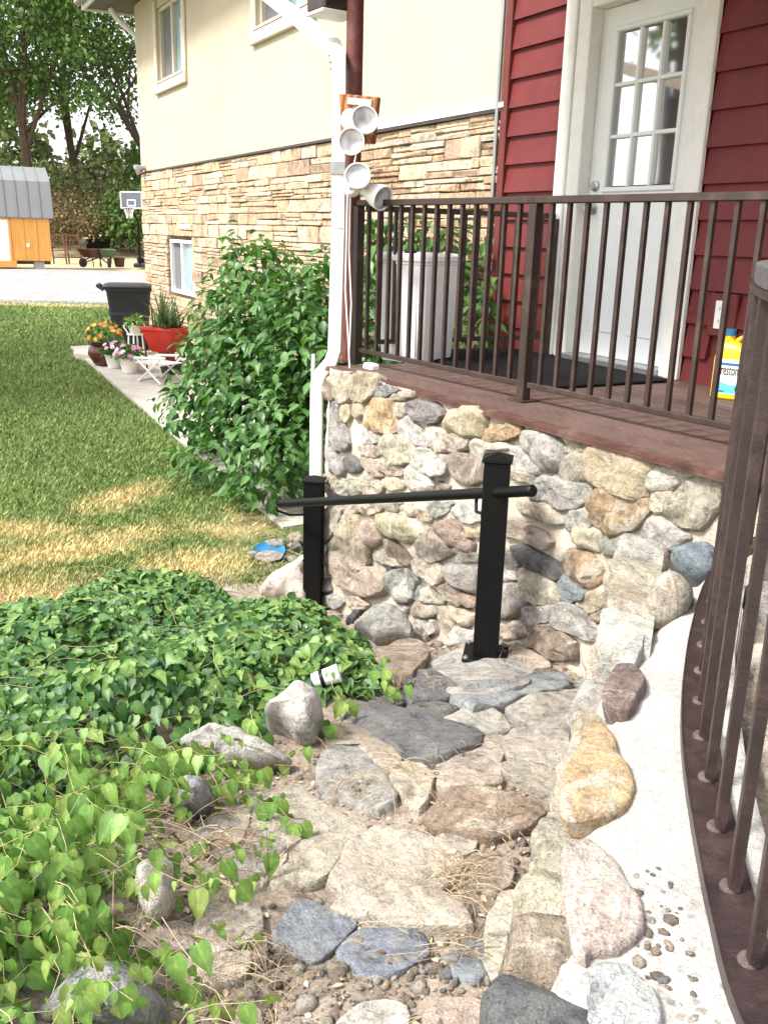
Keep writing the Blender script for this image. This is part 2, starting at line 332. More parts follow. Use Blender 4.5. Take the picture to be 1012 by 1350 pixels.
M['oliveleaf'] = leafmat('olive_leaf', [(.1, (.05, .075, .03)), (.5, (.1, .13, .05)), (.9, (.18, .2, .08))], .3, .6, .4)
M['brownleaf'] = leafmat('dry_leaf', [(.1, (.08, .055, .035)), (.5, (.15, .11, .06)), (.9, (.22, .18, .09))], .2, .8, .5)
M['spike'] = leafmat('spike_leaf', [(.1, (.05, .11, .04)), (.9, (.16, .24, .1))], .2, .5)
for nm, c in dict(pinkflower=(.65, .22, .42), whiteflower=(.75, .68, .7), orangeflower=(.65, .2, .06), yellowflower=(.7, .45, .08)).items(): M[nm] = paint(nm, c, .7, .2, .2, 60, 0)
M['twig'] = leafmat('dry_twig', [(.1, (.2, .13, .08)), (.4, (.36, .26, .16)), (.7, (.5, .4, .27)), (.95, (.6, .52, .4))], 0, .85)
M['vine'] = leafmat('vine_stem', [(.1, (.24, .2, .09)), (.5, (.42, .36, .18)), (.9, (.5, .46, .26))], 0, .7)
M['pebble'] = rockmat('pebble', 3, island=[(0, (.5, .45, .38)), (.2, (.3, .26, .22)), (.4, (.6, .56, .5)), (.6, (.38, .3, .24)), (.8, (.28, .28, .3)), (.9, (.55, .42, .32))], lichen=False)
# lawn: green, with yellowed turf and sun streaks both put into the colour
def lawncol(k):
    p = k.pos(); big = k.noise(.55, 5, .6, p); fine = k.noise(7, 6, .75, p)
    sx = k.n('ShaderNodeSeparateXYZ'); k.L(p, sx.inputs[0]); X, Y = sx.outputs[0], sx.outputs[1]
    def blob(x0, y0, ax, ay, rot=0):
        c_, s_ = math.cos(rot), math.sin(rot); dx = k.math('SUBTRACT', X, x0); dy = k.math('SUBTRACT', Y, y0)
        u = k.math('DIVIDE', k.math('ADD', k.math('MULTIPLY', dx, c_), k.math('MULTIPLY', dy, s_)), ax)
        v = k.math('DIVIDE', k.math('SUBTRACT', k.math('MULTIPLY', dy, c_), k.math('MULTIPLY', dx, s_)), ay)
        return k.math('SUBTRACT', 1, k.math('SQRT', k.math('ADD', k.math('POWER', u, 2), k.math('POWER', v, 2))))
    d = blob(*DRY_SUN[0])
    for q in DRY_SUN[1:]: d = k.math('MAXIMUM', d, blob(*q))
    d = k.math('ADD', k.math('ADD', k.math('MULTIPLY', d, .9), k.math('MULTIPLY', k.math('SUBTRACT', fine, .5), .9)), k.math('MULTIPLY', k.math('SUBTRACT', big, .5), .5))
    dry = k.ramp(d, [(.26, 0), (.74, 1)])  # mask for dried turf and the painted sun streaks together
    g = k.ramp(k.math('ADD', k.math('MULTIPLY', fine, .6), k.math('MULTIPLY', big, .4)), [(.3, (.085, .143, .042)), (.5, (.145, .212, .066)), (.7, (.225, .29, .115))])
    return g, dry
# ------------------------------------------------------------------ plan of the place
TH = math.radians(28)
u = Vector((math.sin(TH), -math.cos(TH), 0)); n = Vector((-math.cos(TH), -math.sin(TH), 0)); ZV = Vector((0, 0, 1))
D = Vector((1.088, 6.273, 0))
def fa(s, z, off=0): return D + u*s + n*off + ZV*(z+CZ)      # facade coordinates: along, height above eye level, outwards
def lawnz(x, y): return CZ*0 + (-2.25 + .043*(min(max(y, -5), 16)-5.5)) + CZ
CP = []
for px, py, z in [(400,1350,-1.38),(600,1350,-1.38),(250,1350,-1.36),(450,1200,-1.43),(620,1200,-1.43),(300,1150,-1.42),(500,1080,-1.47),(650,1080,-1.47),(420,1000,-1.52),
 (560,1010,-1.52),(700,1010,-1.52),(450,940,-1.57),(600,960,-1.57),(740,950,-1.57),(560,925,-1.64),(680,915,-1.62),(560,890,-1.80),(640,885,-1.755),(700,880,-1.75),(790,890,-1.72),
 (520,850,-1.95),(600,840,-1.97),(470,830,-2.05),(430,800,-2.15),(0,1350,-1.28),(100,1250,-1.32),(0,1100,-1.42),(150,1000,-1.52),(300,960,-1.6),(0,900,-1.7),(250,880,-1.78),(400,860,-1.88),
 (100,830,-2.0),(300,810,-2.06),(420,810,-2.12)]:
    p = at_z(px, py, z+CZ); CP.append((p.x, p.y, z+CZ-lawnz(p.x, p.y)))
for x, y in [(-.85,5.9),(-1.3,5.7),(-2,5.35),(-2.6,5.15),(-3.3,4.9),(-4.2,4.6),(-.6,6.3),(-2,6.5),(-4,7),(0,8),(-6,4),(-1.2,7)]: CP.append((x, y, 0.0))
for x, y, z in [(-1.5,.8,-1.25),(0,.3,-1.33),(-1.8,2,-1.5),(-2.8,3,-1.9),(.8,.5,-1.35),(0,-1,-1.33),(-1.5,-1,-1.25),(-3,0,-1.7)]: CP.append((x, y, z+CZ-lawnz(x, y)))
CP = np.array(CP)
def terr_np(X, Y):
    X = np.asarray(X, float); Y = np.asarray(Y, float)
    d2 = (X[..., None]-CP[:, 0])**2 + (Y[..., None]-CP[:, 1])**2 + .003
    wgt = d2**-1.6; off = (wgt*CP[:, 2]).sum(-1)/wgt.sum(-1)
    L = -2.25 + .043*(np.clip(Y, -5, 16)-5.5) + CZ
    rb = .012*np.sin(X*23+Y*11)*np.sin(Y*19-X*7) + .02*np.sin(X*5.1+1)*np.sin(Y*6.3)
    near = np.clip((6.2-Y)/1.0, 0, 1)*np.clip((np.abs(off)-.02)/.1, 0, 1)
    return L + off*np.clip((9-Y)/2, 0, 1) + rb*near
def terr(x, y): return float(terr_np(x, y))
TT = np.concatenate([np.arange(.7, 9, .015), np.arange(9, 60, .2)])
def at_t(px, py, up=0):         # where a sight line meets the ground
    v = ray(px, py); v = v/v.y; X = v.x*TT; Z = CZ + v.z*TT; h = Z - terr_np(X, TT) - up
    i = int(np.argmax(h < 0)) or 1; a = h[i-1]/(h[i-1]-h[i]+1e-9); t = TT[i-1] + a*(TT[i]-TT[i-1])
    return Vector((v.x*t, t, CZ+v.z*t))

# ------------------------------------------------------------------ ground
def grid(name, x0, x1, y0, y1, st, zf, mat, keep=None):
    xs = np.arange(x0, x1+st/2, st); ys = np.arange(y0, y1+st/2, st); X, Y = np.meshgrid(xs, ys); Z = zf(X, Y)
    V = np.stack([X, Y, Z], -1).reshape(-1, 3); nx, ny = len(xs), len(ys)
    i, j = np.meshgrid(np.arange(nx-1), np.arange(ny-1)); a = (j*nx+i).ravel(); Fc = np.stack([a, a+1, a+nx+1, a+nx], -1)
    if keep is not None: Fc = Fc[keep(X, Y)[:-1, :-1].ravel()]
    o = link(name, np_mesh(name, V, Fc, mat, 4, True)); o['kind'] = 'structure'; return o
def lawn_edge(x):   # where turf gives way to the planted bank
    return 5.0 + np.clip((x+3.3)*.30, -.6, 1.3)
DRY_SUN = []  # yellow patches: dried grass plus sunlight painted into the turf colour
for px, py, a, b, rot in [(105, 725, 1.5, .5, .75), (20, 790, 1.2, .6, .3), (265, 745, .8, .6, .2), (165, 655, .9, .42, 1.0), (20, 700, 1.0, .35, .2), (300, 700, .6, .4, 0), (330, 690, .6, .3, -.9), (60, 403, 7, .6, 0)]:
    p = at_t(px, py); DRY_SUN.append((p.x, p.y, a, b, rot))
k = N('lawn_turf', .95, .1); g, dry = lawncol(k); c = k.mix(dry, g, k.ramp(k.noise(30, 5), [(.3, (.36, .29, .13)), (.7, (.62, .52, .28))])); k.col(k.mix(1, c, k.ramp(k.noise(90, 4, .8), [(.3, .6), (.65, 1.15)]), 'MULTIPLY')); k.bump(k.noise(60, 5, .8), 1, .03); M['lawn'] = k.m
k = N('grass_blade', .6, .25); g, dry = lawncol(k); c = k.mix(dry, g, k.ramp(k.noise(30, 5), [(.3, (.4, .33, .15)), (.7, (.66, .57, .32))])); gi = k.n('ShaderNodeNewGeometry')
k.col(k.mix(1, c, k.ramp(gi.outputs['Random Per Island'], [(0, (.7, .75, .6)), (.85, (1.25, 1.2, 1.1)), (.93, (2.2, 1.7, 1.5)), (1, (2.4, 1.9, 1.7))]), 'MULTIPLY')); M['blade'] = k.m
grid('planted_bank', -4.5, 1.6, -1.5, 6.6, .045, lambda X, Y: terr_np(X, Y) - .02*(Y > lawn_edge(X)+.25), M['soil'], lambda X, Y: Y < lawn_edge(X)+.45)
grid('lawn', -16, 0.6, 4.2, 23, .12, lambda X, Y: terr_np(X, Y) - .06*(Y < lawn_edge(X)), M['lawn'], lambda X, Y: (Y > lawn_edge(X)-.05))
grid('yard_ground', -150, 120, -60, 260, 5, lambda X, Y: np.where(Y > 46, -1.8+np.clip((Y-46)/14, 0, 1)*1.0, -1.83 - .55*np.clip((26-Y)/6, 0, 1)) + CZ - .02, M['straw_ground'], None)
grid('driveway', -60, -2, 22.2, 40, .9, lambda X, Y: -1.775 + CZ + .01*np.sin(X*.7)*np.sin(Y*.5), M['asphalt'], lambda X, Y: (Y < 40 + 1.2*np.sin(X*.8)) & (Y > 22.0))
# grass blades
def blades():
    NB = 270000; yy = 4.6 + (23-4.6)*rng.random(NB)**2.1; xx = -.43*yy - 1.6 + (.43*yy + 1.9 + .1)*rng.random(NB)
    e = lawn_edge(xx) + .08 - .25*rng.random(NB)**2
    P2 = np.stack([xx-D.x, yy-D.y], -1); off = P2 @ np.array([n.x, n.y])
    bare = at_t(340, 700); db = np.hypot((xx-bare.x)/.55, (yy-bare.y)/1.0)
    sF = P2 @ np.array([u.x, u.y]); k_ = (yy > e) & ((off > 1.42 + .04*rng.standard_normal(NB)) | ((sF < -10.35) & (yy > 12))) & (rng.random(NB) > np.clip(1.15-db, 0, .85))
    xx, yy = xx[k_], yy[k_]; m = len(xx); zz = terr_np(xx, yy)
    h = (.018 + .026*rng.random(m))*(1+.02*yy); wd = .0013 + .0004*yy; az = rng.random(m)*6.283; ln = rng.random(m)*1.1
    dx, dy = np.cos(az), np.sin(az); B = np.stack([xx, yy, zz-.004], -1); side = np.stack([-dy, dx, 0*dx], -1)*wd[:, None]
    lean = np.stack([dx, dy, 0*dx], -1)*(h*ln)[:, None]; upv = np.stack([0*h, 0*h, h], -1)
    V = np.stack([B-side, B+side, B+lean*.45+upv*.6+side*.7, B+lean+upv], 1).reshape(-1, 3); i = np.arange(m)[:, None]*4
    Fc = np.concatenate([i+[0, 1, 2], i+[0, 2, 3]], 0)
    o = link('lawn_grass', np_mesh('lawn_grass', V, Fc, M['blade'], 3)); tag(o, 'short mown grass blades with yellowed patches and painted sun streaks on the lawn', 'grass', kind='stuff')
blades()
# concrete walk along the house
mb = MB(); nseg = 40
for i in range(nseg):
    s0 = -10.3 + 9.0*i/nseg; s1 = -10.3 + 9.0*(i+1)/nseg - (.012 if i % 8 == 7 else 0)
    q = [fa(s0, 0, .02), fa(s1, 0, .02), fa(s1, 0, 1.40), fa(s0, 0, 1.40)]
    mb.hexa([Vector((p.x, p.y, lawnz(p.x, p.y)-.1)) for p in q] + [Vector((p.x, p.y, lawnz(p.x, p.y)+.035)) for p in q])
tag(mb.build('concrete_walk', M['concrete']), kind='structure')
mb = MB(); pz = at_z(122, 480, .52); pz = at_t(136, 470); mb.lathe((pz.x, pz.y, pz.z-.08), ZV, [(0, .42), (.15, .42), (.165, .4)], 24); 
tag(mb.build('stepping_slab', M['concrete'], None, True), 'round pale concrete slab at the lawn end of the walk', 'paving slab')

# ------------------------------------------------------------------ rocks
def rock_mesh(name, pts, nrm, h, mat, seed, flat=True, sink=.04, nr=26, rough=1.0, dome=0.0, origin=None, cut=.22):
    """closed stone over the outline pts: nrm is the way it bulges, h its thickness"""
    nrm = Vector(nrm).normalized(); c = sum((Vector(p) for p in pts), Vector())/len(pts); ref = Vector((0, 0, 1)) if abs(nrm.z) < .8 else Vector((0, 1, 0))
    a = (ref - nrm*ref.dot(nrm)).normalized(); b = nrm.cross(a)
    P = [((Vector(p)-c).dot(a), (Vector(p)-c).dot(b), (Vector(p)-c).dot(nrm)) for p in pts]
    L = len(P); Q = []
    for i in range(L):        # corner cutting once: corners stay firm but not sharp
        p0, p1 = P[i], P[(i+1) % L]
        for t in (cut, 1-cut): Q.append(tuple(p0[k]*(1-t)+p1[k]*t for k in range(3)))
    L = len(Q); seg = [math.dist(Q[i], Q[(i+1) % L]) for i in range(L)]; tot = sum(seg)
    out = []; i = 0; acc = 0
    for j in range(nr):
        t = tot*j/nr
        while acc+seg[i] < t: acc += seg[i]; i += 1
        f = (t-acc)/seg[i]; out.append(tuple(Q[i][k]*(1-f)+Q[(i+1) % L][k]*f for k in range(3)))
    size = math.sqrt(max(1e-6, sum(math.hypot(q[0], q[1])**2 for q in out)/nr))
    if flat == 'slab': prof = [(.97, -sink), (1.0, -sink*.3), (1.0, h*.55), (.985, h*.88), (.95, h*.99), (.8, h), (.6, h), (.42, h), (.22, h)]
    elif flat: prof = [(.97, -sink), (1.0, -sink*.3), (1.0, h*.45), (.97, h*.8), (.9, h*.97), (.72, h), (.5, h), (.25, h)]
    else: prof = [(.97, -sink), (1.0, 0), (.98, h*.3), (.9, h*.6), (.76, h*.83), (.56, h*.96), (.32, h*1.02)]
    rnd = random.Random(seed); so = Vector((rnd.random(), rnd.random(), rnd.random()))*50
    v = []; tilt = ((rnd.random()-.5)*.25, (rnd.random()-.5)*.25)
    def put(x, y, z, top):
        q = Vector((x, y, z))
        f1 = noise.fractal(so + Vector((x, y, z*.6))*(1.1/size), 1, 2, 4); f2 = noise.fractal(so*1.7 + q*(4/size), 1, 2, 3)
        r_ = .05*rough*size*noise.noise(so*2 + q*(2.2/size)); d = math.hypot(x, y)+1e-6
        z += (f1*(.08 if flat == 'slab' else .16)*min(h*2.5, size*.6) + f2*.05*min(h*2, size*.5))*rough*top
        if not flat: z += (tilt[0]*x + tilt[1]*y)*top
        z += dome*h*(1-min(1, d/(size*1.3))**2)*top
        v.append(c + a*(x*(1+r_/d)) + b*(y*(1+r_/d)) + nrm*z)
    for sc, z in prof:
        for (x, y, z0) in out: put(x*sc, y*sc, z0*(sc if flat else 1)+z, max(0, min(1, z/h*1.2)))
    put(0, 0, h*(1 if flat else 1.03), 1)
    fs = []; m = len(prof)
    for r in range(m-1):
        for k_ in range(nr): fs.append((r*nr+k_, r*nr+(k_+1) % nr, (r+1)*nr+(k_+1) % nr, (r+1)*nr+k_))
    for k_ in range(nr): fs.append(((m-1)*nr+k_, (m-1)*nr+(k_+1) % nr, m*nr))
    fs.append(tuple(range(nr))[::-1])
    mb = MB(); o = origin if origin is not None else c; mb.add([x-o for x in v], fs)
    return mb.mesh(name, mat, True), o
def rock(name, pts, nrm, h, color, seed, parent=None, mat='rock', **kw):
    me, c = rock_mesh(name, pts, nrm, h, M[mat], seed, **kw)
    o = link(name, me, None, Matrix.Translation(c))
    if parent is not None: o.parent = parent; o.matrix_parent_inverse = wmat(parent).inverted()
    o.color = (*color, 1); return o
C_ = dict(cream=(.52,.45,.35), tan=(.43,.35,.26), olive=(.38,.35,.27), orange=(.46,.31,.18), grey=(.33,.315,.295), dgrey=(.18,.178,.172), lgrey=(.48,.465,.44), violet=(.28,.265,.285),
          brown=(.31,.245,.19), pink=(.44,.32,.27), white=(.64,.61,.56), slate=(.2,.215,.22), blue=(.24,.29,.36), yellow=(.5,.41,.25), red=(.33,.245,.21), palecream=(.6,.55,.45), bluegrey=(.3,.34,.37), rust=(.38,.24,.15))
def vary(c, sd, a=.12):
    r = random.Random(sd*13+5); f = 1+(r.random()-.5)*2*a; return tuple(min(.8, x*f*(1+(r.random()-.5)*.06)) for x in c)

# ------------------------------------------------------------------ house
E_S = -11.0                                    # far corner of the facade
house = thing('house', fa(-5.5, -2.2+.3, -1), 'two storey house with cream stucco above tan ledge stone, sliding windows and wide eave', 'house')
def fbox(mb, s0, s1, z0, z1, o0, o1, bev=0):
    c = fa((s0+s1)/2, (z0+z1)/2, (o0+o1)/2); ax, ay, az = u*abs(s1-s0)/2, n*abs(o1-o0)/2, ZV*abs(z1-z0)/2
    return mb.bbox(c, ax, ay, az, bev) if bev else mb.box(c, ax, ay, az)
ZB = .84                                       # top of the stone, above eye level
mb = MB()                                      # stucco wall with window openings
wins = [(-9.68, -8.38, 2.03, 3.0), (-5.55, -4.08, 2.10, 3.07)]
def wall_with_holes(mb, s0, s1, z0, z1, o0, o1, holes):
    xs = sorted({s0, s1} | {h[i] for h in holes for i in (0, 1)}); 
    for a, b in zip(xs, xs[1:]):
        hs_ = sorted([h for h in holes if h[0] < (a+b)/2 < h[1]], key=lambda h: h[2]); z = z0
        for h in hs_: fbox(mb, a, b, z, h[2], o0, o1); z = h[3]
        fbox(mb, a, b, z, z1, o0, o1)
wall_with_holes(mb, E_S, -.72, ZB, 3.32, -.25, 0, wins)
mb.build('stucco_wall', M['stucco'], house)
mb = MB(); wall_with_holes(mb, E_S+.02, -.72, -2.35, ZB-.002, -.25, -.075, [(-9.52, -8.3, -.94, -.16)]); fbox(mb, E_S+.01, E_S+.2, -2.3, 3.3, -7, -.26); fbox(mb, E_S+.25, 3.5, -2.3, 3.3, -1.3, -1.2)
mb.build('backing_wall', M['grout'], house)
mb = MB(); fbox(mb, E_S-.06, -.70, ZB-.012, ZB+.012, -.05, .03); mb.build('ledge_flashing', M['brownmetal'], house)
mb = MB(); fbox(mb, -3.0, -.70, ZB+.013, ZB+.045, .002, .034); mb.build('drip_strip', M['white'], house)
# ledge stone: thin blocks laid dry, in bands that split and rejoin
stones = []; r = random.Random(3); z = -2.3
while z < ZB-.03:
    bh = r.choice([.1, .13, .15, .17]); bh = min(bh, ZB-.014-z)
    if ZB-.014-z-bh < .06: bh = ZB-.014-z
    s = E_S-.02
    while s < -.74:
        L = r.uniform(.35, .95); L = min(L, -.735-s)
        if -.735-s-L < .12: L = -.735-s
        if r.random() < .34 or bh < .1: rows = [bh]
        elif r.random() < .75: f = r.uniform(.38, .62); rows = [bh*f, bh*(1-f)]
        else: rows = [bh*.34, bh*.31, bh*.35]
        zz = z
        for h in rows:
            t = s
            while t < s+L-.01:
                l = r.uniform(.2, .7) if h < bh else r.uniform(.22, .5)
                l = min(l, s+L-t)
                if s+L-t-l < .08: l = s+L-t
                stones.append((t, t+l, zz, zz+h)); t += l
            zz += h
        s += L
    z += bh
LW = (-9.52, -8.3, -.94, -.16); keep = []
for a, b, z0, z1 in stones:
    if b <= LW[0]-.05 or a >= LW[1]+.05 or z1 <= LW[2]-.05 or z0 >= LW[3]+.05: keep.append((a, b, z0, z1)); continue
    if a < LW[0]-.13: keep.append((a, LW[0]-.05, z0, z1))
    if b > LW[1]+.13: keep.append((LW[1]+.05, b, z0, z1))
    xa, xb = (LW[0]-.05 if a < LW[0]-.13 else a), (LW[1]+.05 if b > LW[1]+.13 else b)
    if z1 > LW[3]+.065: keep.append((xa, xb, LW[3]+.05, z1))
    if z0 < LW[2]-.065: keep.append((xa, xb, z0, LW[2]-.05))
stones = keep
bush0 = lambda s, z: -5.2 < s < -2.3 and z < -.35
scored = []
for q in stones:
    s_, z_ = (q[0]+q[1])/2, (q[2]+q[3])/2; d = fa(s_, z_).y
    vis = 0 if bush0(s_, z_) or (s_ > -3.0 and s_ < -2.6) else 1
    scored.append((-(q[1]-q[0])*(q[3]-q[2])/d**3*vis, q))
scored.sort(); mbf = MB(); ledge_cols = [x[1] for x in TANS]
for i, (_, (a, b, z0, z1)) in enumerate(scored):
    rr = random.Random(i*7+1); out = rr.uniform(-.008, .014); g = .0035
    q = MB(); q.bbox((0, 0, 0), u*((b-a)/2-g), n*.045, ZV*((z1-z0)/2-g), .008)
    for j, p in enumerate(q.v): q.v[j] = tuple(Vector(p) + n*(rr.uniform(-.008, .008) + (.01*noise.noise(Vector(p)*9+Vector((i, 0, 0))))) + u*rr.uniform(-.003, .003) + ZV*rr.uniform(-.003, .003))
    c = fa((a+b)/2, (z0+z1)/2, out-.035)
    if i < 300:
        o = link('ledge_stone', q.mesh('ledge_stone', M['ledge']), None, Matrix.Translation(c)); o.parent = house; o.matrix_parent_inverse = wmat(house).inverted()
        cc = rr.choice(ledge_cols + [(.7, .64, .52), (.52, .38, .29), (.68, .56, .42)]); f = rr.uniform(.85, 1.08); o.color = (cc[0]*f, cc[1]*f, cc[2]*f, 1)
    else: mbf.add([Vector(p)+c for p in q.v], q.f)
mb = mbf
for i in range(30):           # quoins round the far corner
    z0 = -2.3 + i*.1045; mb.bbox(fa(E_S-.04+(.02 if i % 2 else 0), z0+.05, -.2), u*.05, n*(.18 if i % 2 else .12), ZV*.049, .008)
tag(mb.build('ledge_stone', M['ledge_far'], house), kind='stuff')
def slider(s0, s1, z0, z1, frame, label, off=-.06, sill=True, lower=False):
    f = MB(); t = .05
    for (a, b, c, d) in ((s0, s1, z0, z0+t), (s0, s1, z1-t, z1), (s0, s0+t, z0+t, z1-t), (s1-t, s1, z0+t, z1-t), ((s0+s1)/2-.035, (s0+s1)/2+.035, z0+t, z1-t)): fbox(f, a, b, c, d, off-.05, off+.035, .006)
    w_ = f.build('window', frame, house); w_['label'] = label
    m = (s0+s1)/2
    fbox(MB(), 0, 1, 0, 1, 0, 1)
    a = MB(); fbox(a, s0+t, m-.035, z0+t, z1-t, off-.03, off-.02); a.build('insect_screen', M['screen'], w_)
    a = MB(); fbox(a, m+.035, s1-t, z0+t, z1-t, off-.03, off-.02); a.build('pane', M['skyglass'], w_)
    if sill:
        a = MB(); fbox(a, s0-.14, s1+.14, z0-.16, z0-.03, .002, .05, .01); fbox(a, s0-.14, s0-.005, z0-.028, z1+.1, .002, .035, .01); fbox(a, s1+.005, s1+.14, z0-.028, z1+.1, .002, .035, .01); a.build('stucco_surround', M['sill'], w_)
        a = MB(); fbox(a, s0-.02, s1+.02, z0-.028, z0-.001, .001, .055); a.build('sill_flange', M['tan_metal'], w_)
slider(*wins[0], M['tan_metal'], 'upper sliding window near the far corner')
slider(*wins[1], M['tan_metal'], 'upper sliding window above the downspout')
slider(*LW, M['white'], 'white framed lower window set in the stone', sill=False)
# eave
ZE = 3.27; mb = MB(); npan = 40; cursor = E_S-.62
while cursor < -.2:
    fbox(mb, cursor+.004, cursor+.296, ZE, ZE+.012, -.3, .62); cursor += .3
mb.build('soffit', M['soffit'], house)
mb = MB(); fbox(mb, E_S-.66, -.2, ZE-.03, ZE+.16, .625, .66); fbox(mb, E_S-.665, E_S-.625, ZE-.03, ZE+.18, -.3, .66); mb.build('fascia', M['offwhite'], house)
mb = MB(); fbox(mb, E_S-.66, -.2, ZE+.03, ZE+.16, .662, .78, .02); mb.build('gutter', M['eave'], house)
mb = MB(); mb.prism([fa(E_S-.68, ZE+.17, .72), fa(-.2, ZE+.17, .72), fa(-.2, ZE+1.9, -3.4), fa(E_S-.68, ZE+1.9, -3.4)], ZV*.04); mb.build('roof', M['roofmetal'], house)
mb = MB(); mb.tube([fa(E_S-.3, ZE-.02, .3), fa(E_S-.28, ZE-.16, .2), fa(E_S-.1, ZE-.42, -.05), fa(E_S-.09, ZE-.9, -.1), fa(E_S-.09, -2.0, -.1)], .045, 8); mb.build('rear_downspout', M['offwhite'], house, True)
p = fa(-10.7, ZB+.07, .06); t = thing('floodlight', p, 'small grey floodlight on the stone ledge at the far corner of the house', 'floodlight')
mb = MB(); mb.lathe(p-n*.06, n, [(0, .05), (.02, .05)], 12); mb.build('mount', M['tan_metal'], t); 
mb = MB(); mb.lathe(p+n*.0-ZV*.01, (n*.8-u*.3-ZV*.3), [(-.04, .02), (0, .045), (.07, .075), (.11, .08)], 14); mb.build('lamp_head', M['steel'], t, True)
mb = MB(); mb.tube([p-n*.05, p-n*.02+ZV*.1+u*.06, p-n*.04+ZV*.22+u*.1], .008, 6); mb.build('wire', M['white'], t)

# ---- red clapboard part of the house, with the white door
add = thing('house_addition', fa(1.5, -.74, -1), 'barn red lap siding wall with a white nine light door onto the porch', 'house')
DS0, DS1, DZ0, DZ1 = .155, 1.005, -.70, 1.31                    # door leaf
FS0, FS1 = .03, 1.06
mb = MB(); wall_with_holes(mb, -.70, 4.2, -2.3, 2.4, -.3, -.022, [(FS0, FS1, -.76, 1.42)]); mb.build('sheathing', M['redtrim'], add)
zz = -.78; row = 0
def lap(s0, s1, z0):
    q = MB(); a, b, ta = s0+.001, s1-.001, .193
    q.add([fa(a, z0, -.02), fa(b, z0, -.02), fa(b, z0, .016), fa(a, z0, .016), fa(a, z0+ta, -.02), fa(b, z0+ta, -.02), fa(b, z0+ta, -.012), fa(a, z0+ta, -.012)], [(0,1,2,3),(4,7,6,5),(3,2,6,7),(0,4,5,1),(0,3,7,4),(1,5,6,2)])
    return q.build('siding_board', M['red'], add)
while zz < 2.3:
    segs = [(-.66, FS0-.115), (FS1+.115, 4.1)] if zz < 1.5 else [(-.66, 4.1)]
    for a, b in segs:
        jt = [1.9, 2.7, 1.55, 3.1, 2.2, 2.9][row % 6]
        if a > 0 and zz+.193 > -.46 and zz < -.26:
            lap(a, 1.345, zz); lap(1.525, b, zz)
        elif a > 0 and row % 2: lap(a, jt-.0015, zz); lap(jt+.0015, b, zz)
        else: lap(a, b, zz)
    zz += .18; row += 1
mb = MB(); fbox(mb, -.735, -.662, -.8, 2.4, -.02, .03, .005); mb.build('corner_trim', M['redtrim'], add)
mb = MB(); mb.tube([fa(-.77, -.6, .03), fa(-.77, ZB+.1, .03), fa(-.76, 2.3, .03)], .016, 8); c = MB()
mb.build('conduit', M['steel'], add, True)
mb = MB(); fbox(mb, 1.345, 1.525, -.47, -.25, .0, .028, .005); b_ = mb.build('outlet_surround', M['redtrim'], add)
mb = MB(); fbox(mb, 1.393, 1.482, -.43, -.285, .0285, .036, .004); pl = mb.build('outlet_plate', M['white'], add)
mb = MB()
for zc in (-.325, -.39):
    for ds in (-.012, .012): fbox(mb, 1.4375+ds-.002, 1.4375+ds+.002, zc-.008, zc+.008, .0362, .0368)
mb.build('socket_slot', M['ink'], pl)
mb = MB(); fbox(mb, FS0-.11, FS0-.001, -.74, 1.53, .0, .035, .006); fbox(mb, FS1+.001, FS1+.11, -.74, 1.53, .0, .035, .006); fbox(mb, FS0, FS1, 1.42, 1.53, .0, .035, .006)
mb.build('door_casing', M['offwhite'], add)
mb = MB(); fbox(mb, FS0, DS0-.004, -.74, 1.42, -.13, .02, .006); fbox(mb, DS1+.004, FS1, -.74, 1.42, -.13, .02, .006); fbox(mb, DS0-.003, DS1+.003, DZ1+.004, 1.42, -.13, .02, .006); mb.build('door_jamb', M['offwhite'], add)
mb = MB(); fbox(mb, DS0-.003, DS1+.003, -.745, -.703, -.12, .05, .006); mb.build('threshold', M['steel'], add)
mb = MB()                                                     # leaf: stiles and rails round the light
LS0, LS1, LZ0, LZ1 = .31, .86, .31, 1.17
o0, o1 = -.115, -.07
wall_with_holes(mb, DS0, DS1, DZ0, DZ1, o0, o1, [(LS0, LS1, LZ0, LZ1)])
door = mb.build('door', M['doorwhite'], add)
mb = MB()
for (a, b, c, d) in ((LS0-.03, LS1+.03, LZ0-.03, LZ0), (LS0-.03, LS1+.03, LZ1, LZ1+.03), (LS0-.03, LS0, LZ0, LZ1), (LS1, LS1+.03, LZ0, LZ1)): fbox(mb, a, b, c, d, -.11, -.055, .007)
mb.build('light_frame', M['doorwhite'], door)
for i in range(3):
    for j in range(3):
        a, b = LS0+(LS1-LS0)*i/3, LS0+(LS1-LS0)*(i+1)/3; c, d = LZ0+(LZ1-LZ0)*j/3, LZ0+(LZ1-LZ0)*(j+1)/3
        mb = MB(); fbox(mb, a+.008, b-.008, c+.008, d-.008, -.098, -.092); mb.build('pane', M['glass'], door)
for i in (1, 2):
    a = LS0+(LS1-LS0)*i/3; mb = MB(); fbox(mb, a-.011, a+.011, LZ0, LZ1, -.104, -.067, .004); mb.build('muntin', M['doorwhite'], door)
    for j in range(3):
        pass
    for q in range(3):
        a0, a1 = LS0+(LS1-LS0)*q/3+(.0115 if q else 0), LS0+(LS1-LS0)*(q+1)/3-(.0115 if q < 2 else 0)
        zc = LZ0+(LZ1-LZ0)*i/3; mb = MB(); fbox(mb, a0, a1, zc-.011, zc+.011, -.104, -.067, .004); mb.build('muntin', M['doorwhite'], door)
for pz0, pz1 in ((-.55, .1),):                                  # two raised panels below
    for a, b in ((.27, .53), (.63, .89)):
        mb = MB(); fbox(mb, a, b, pz0, pz1, o1, o1+.008, .007); mb.build('raised_panel', M['doorwhite'], door)
mb = MB(); mb.lathe(fa(.215, .185, o1), n, [(0, .034), (.008, .034), (.012, .014), (.035, .014), (.045, .026), (.065, .028), (.075, .018)], 16); mb.build('knob', M['steel'], door, True)
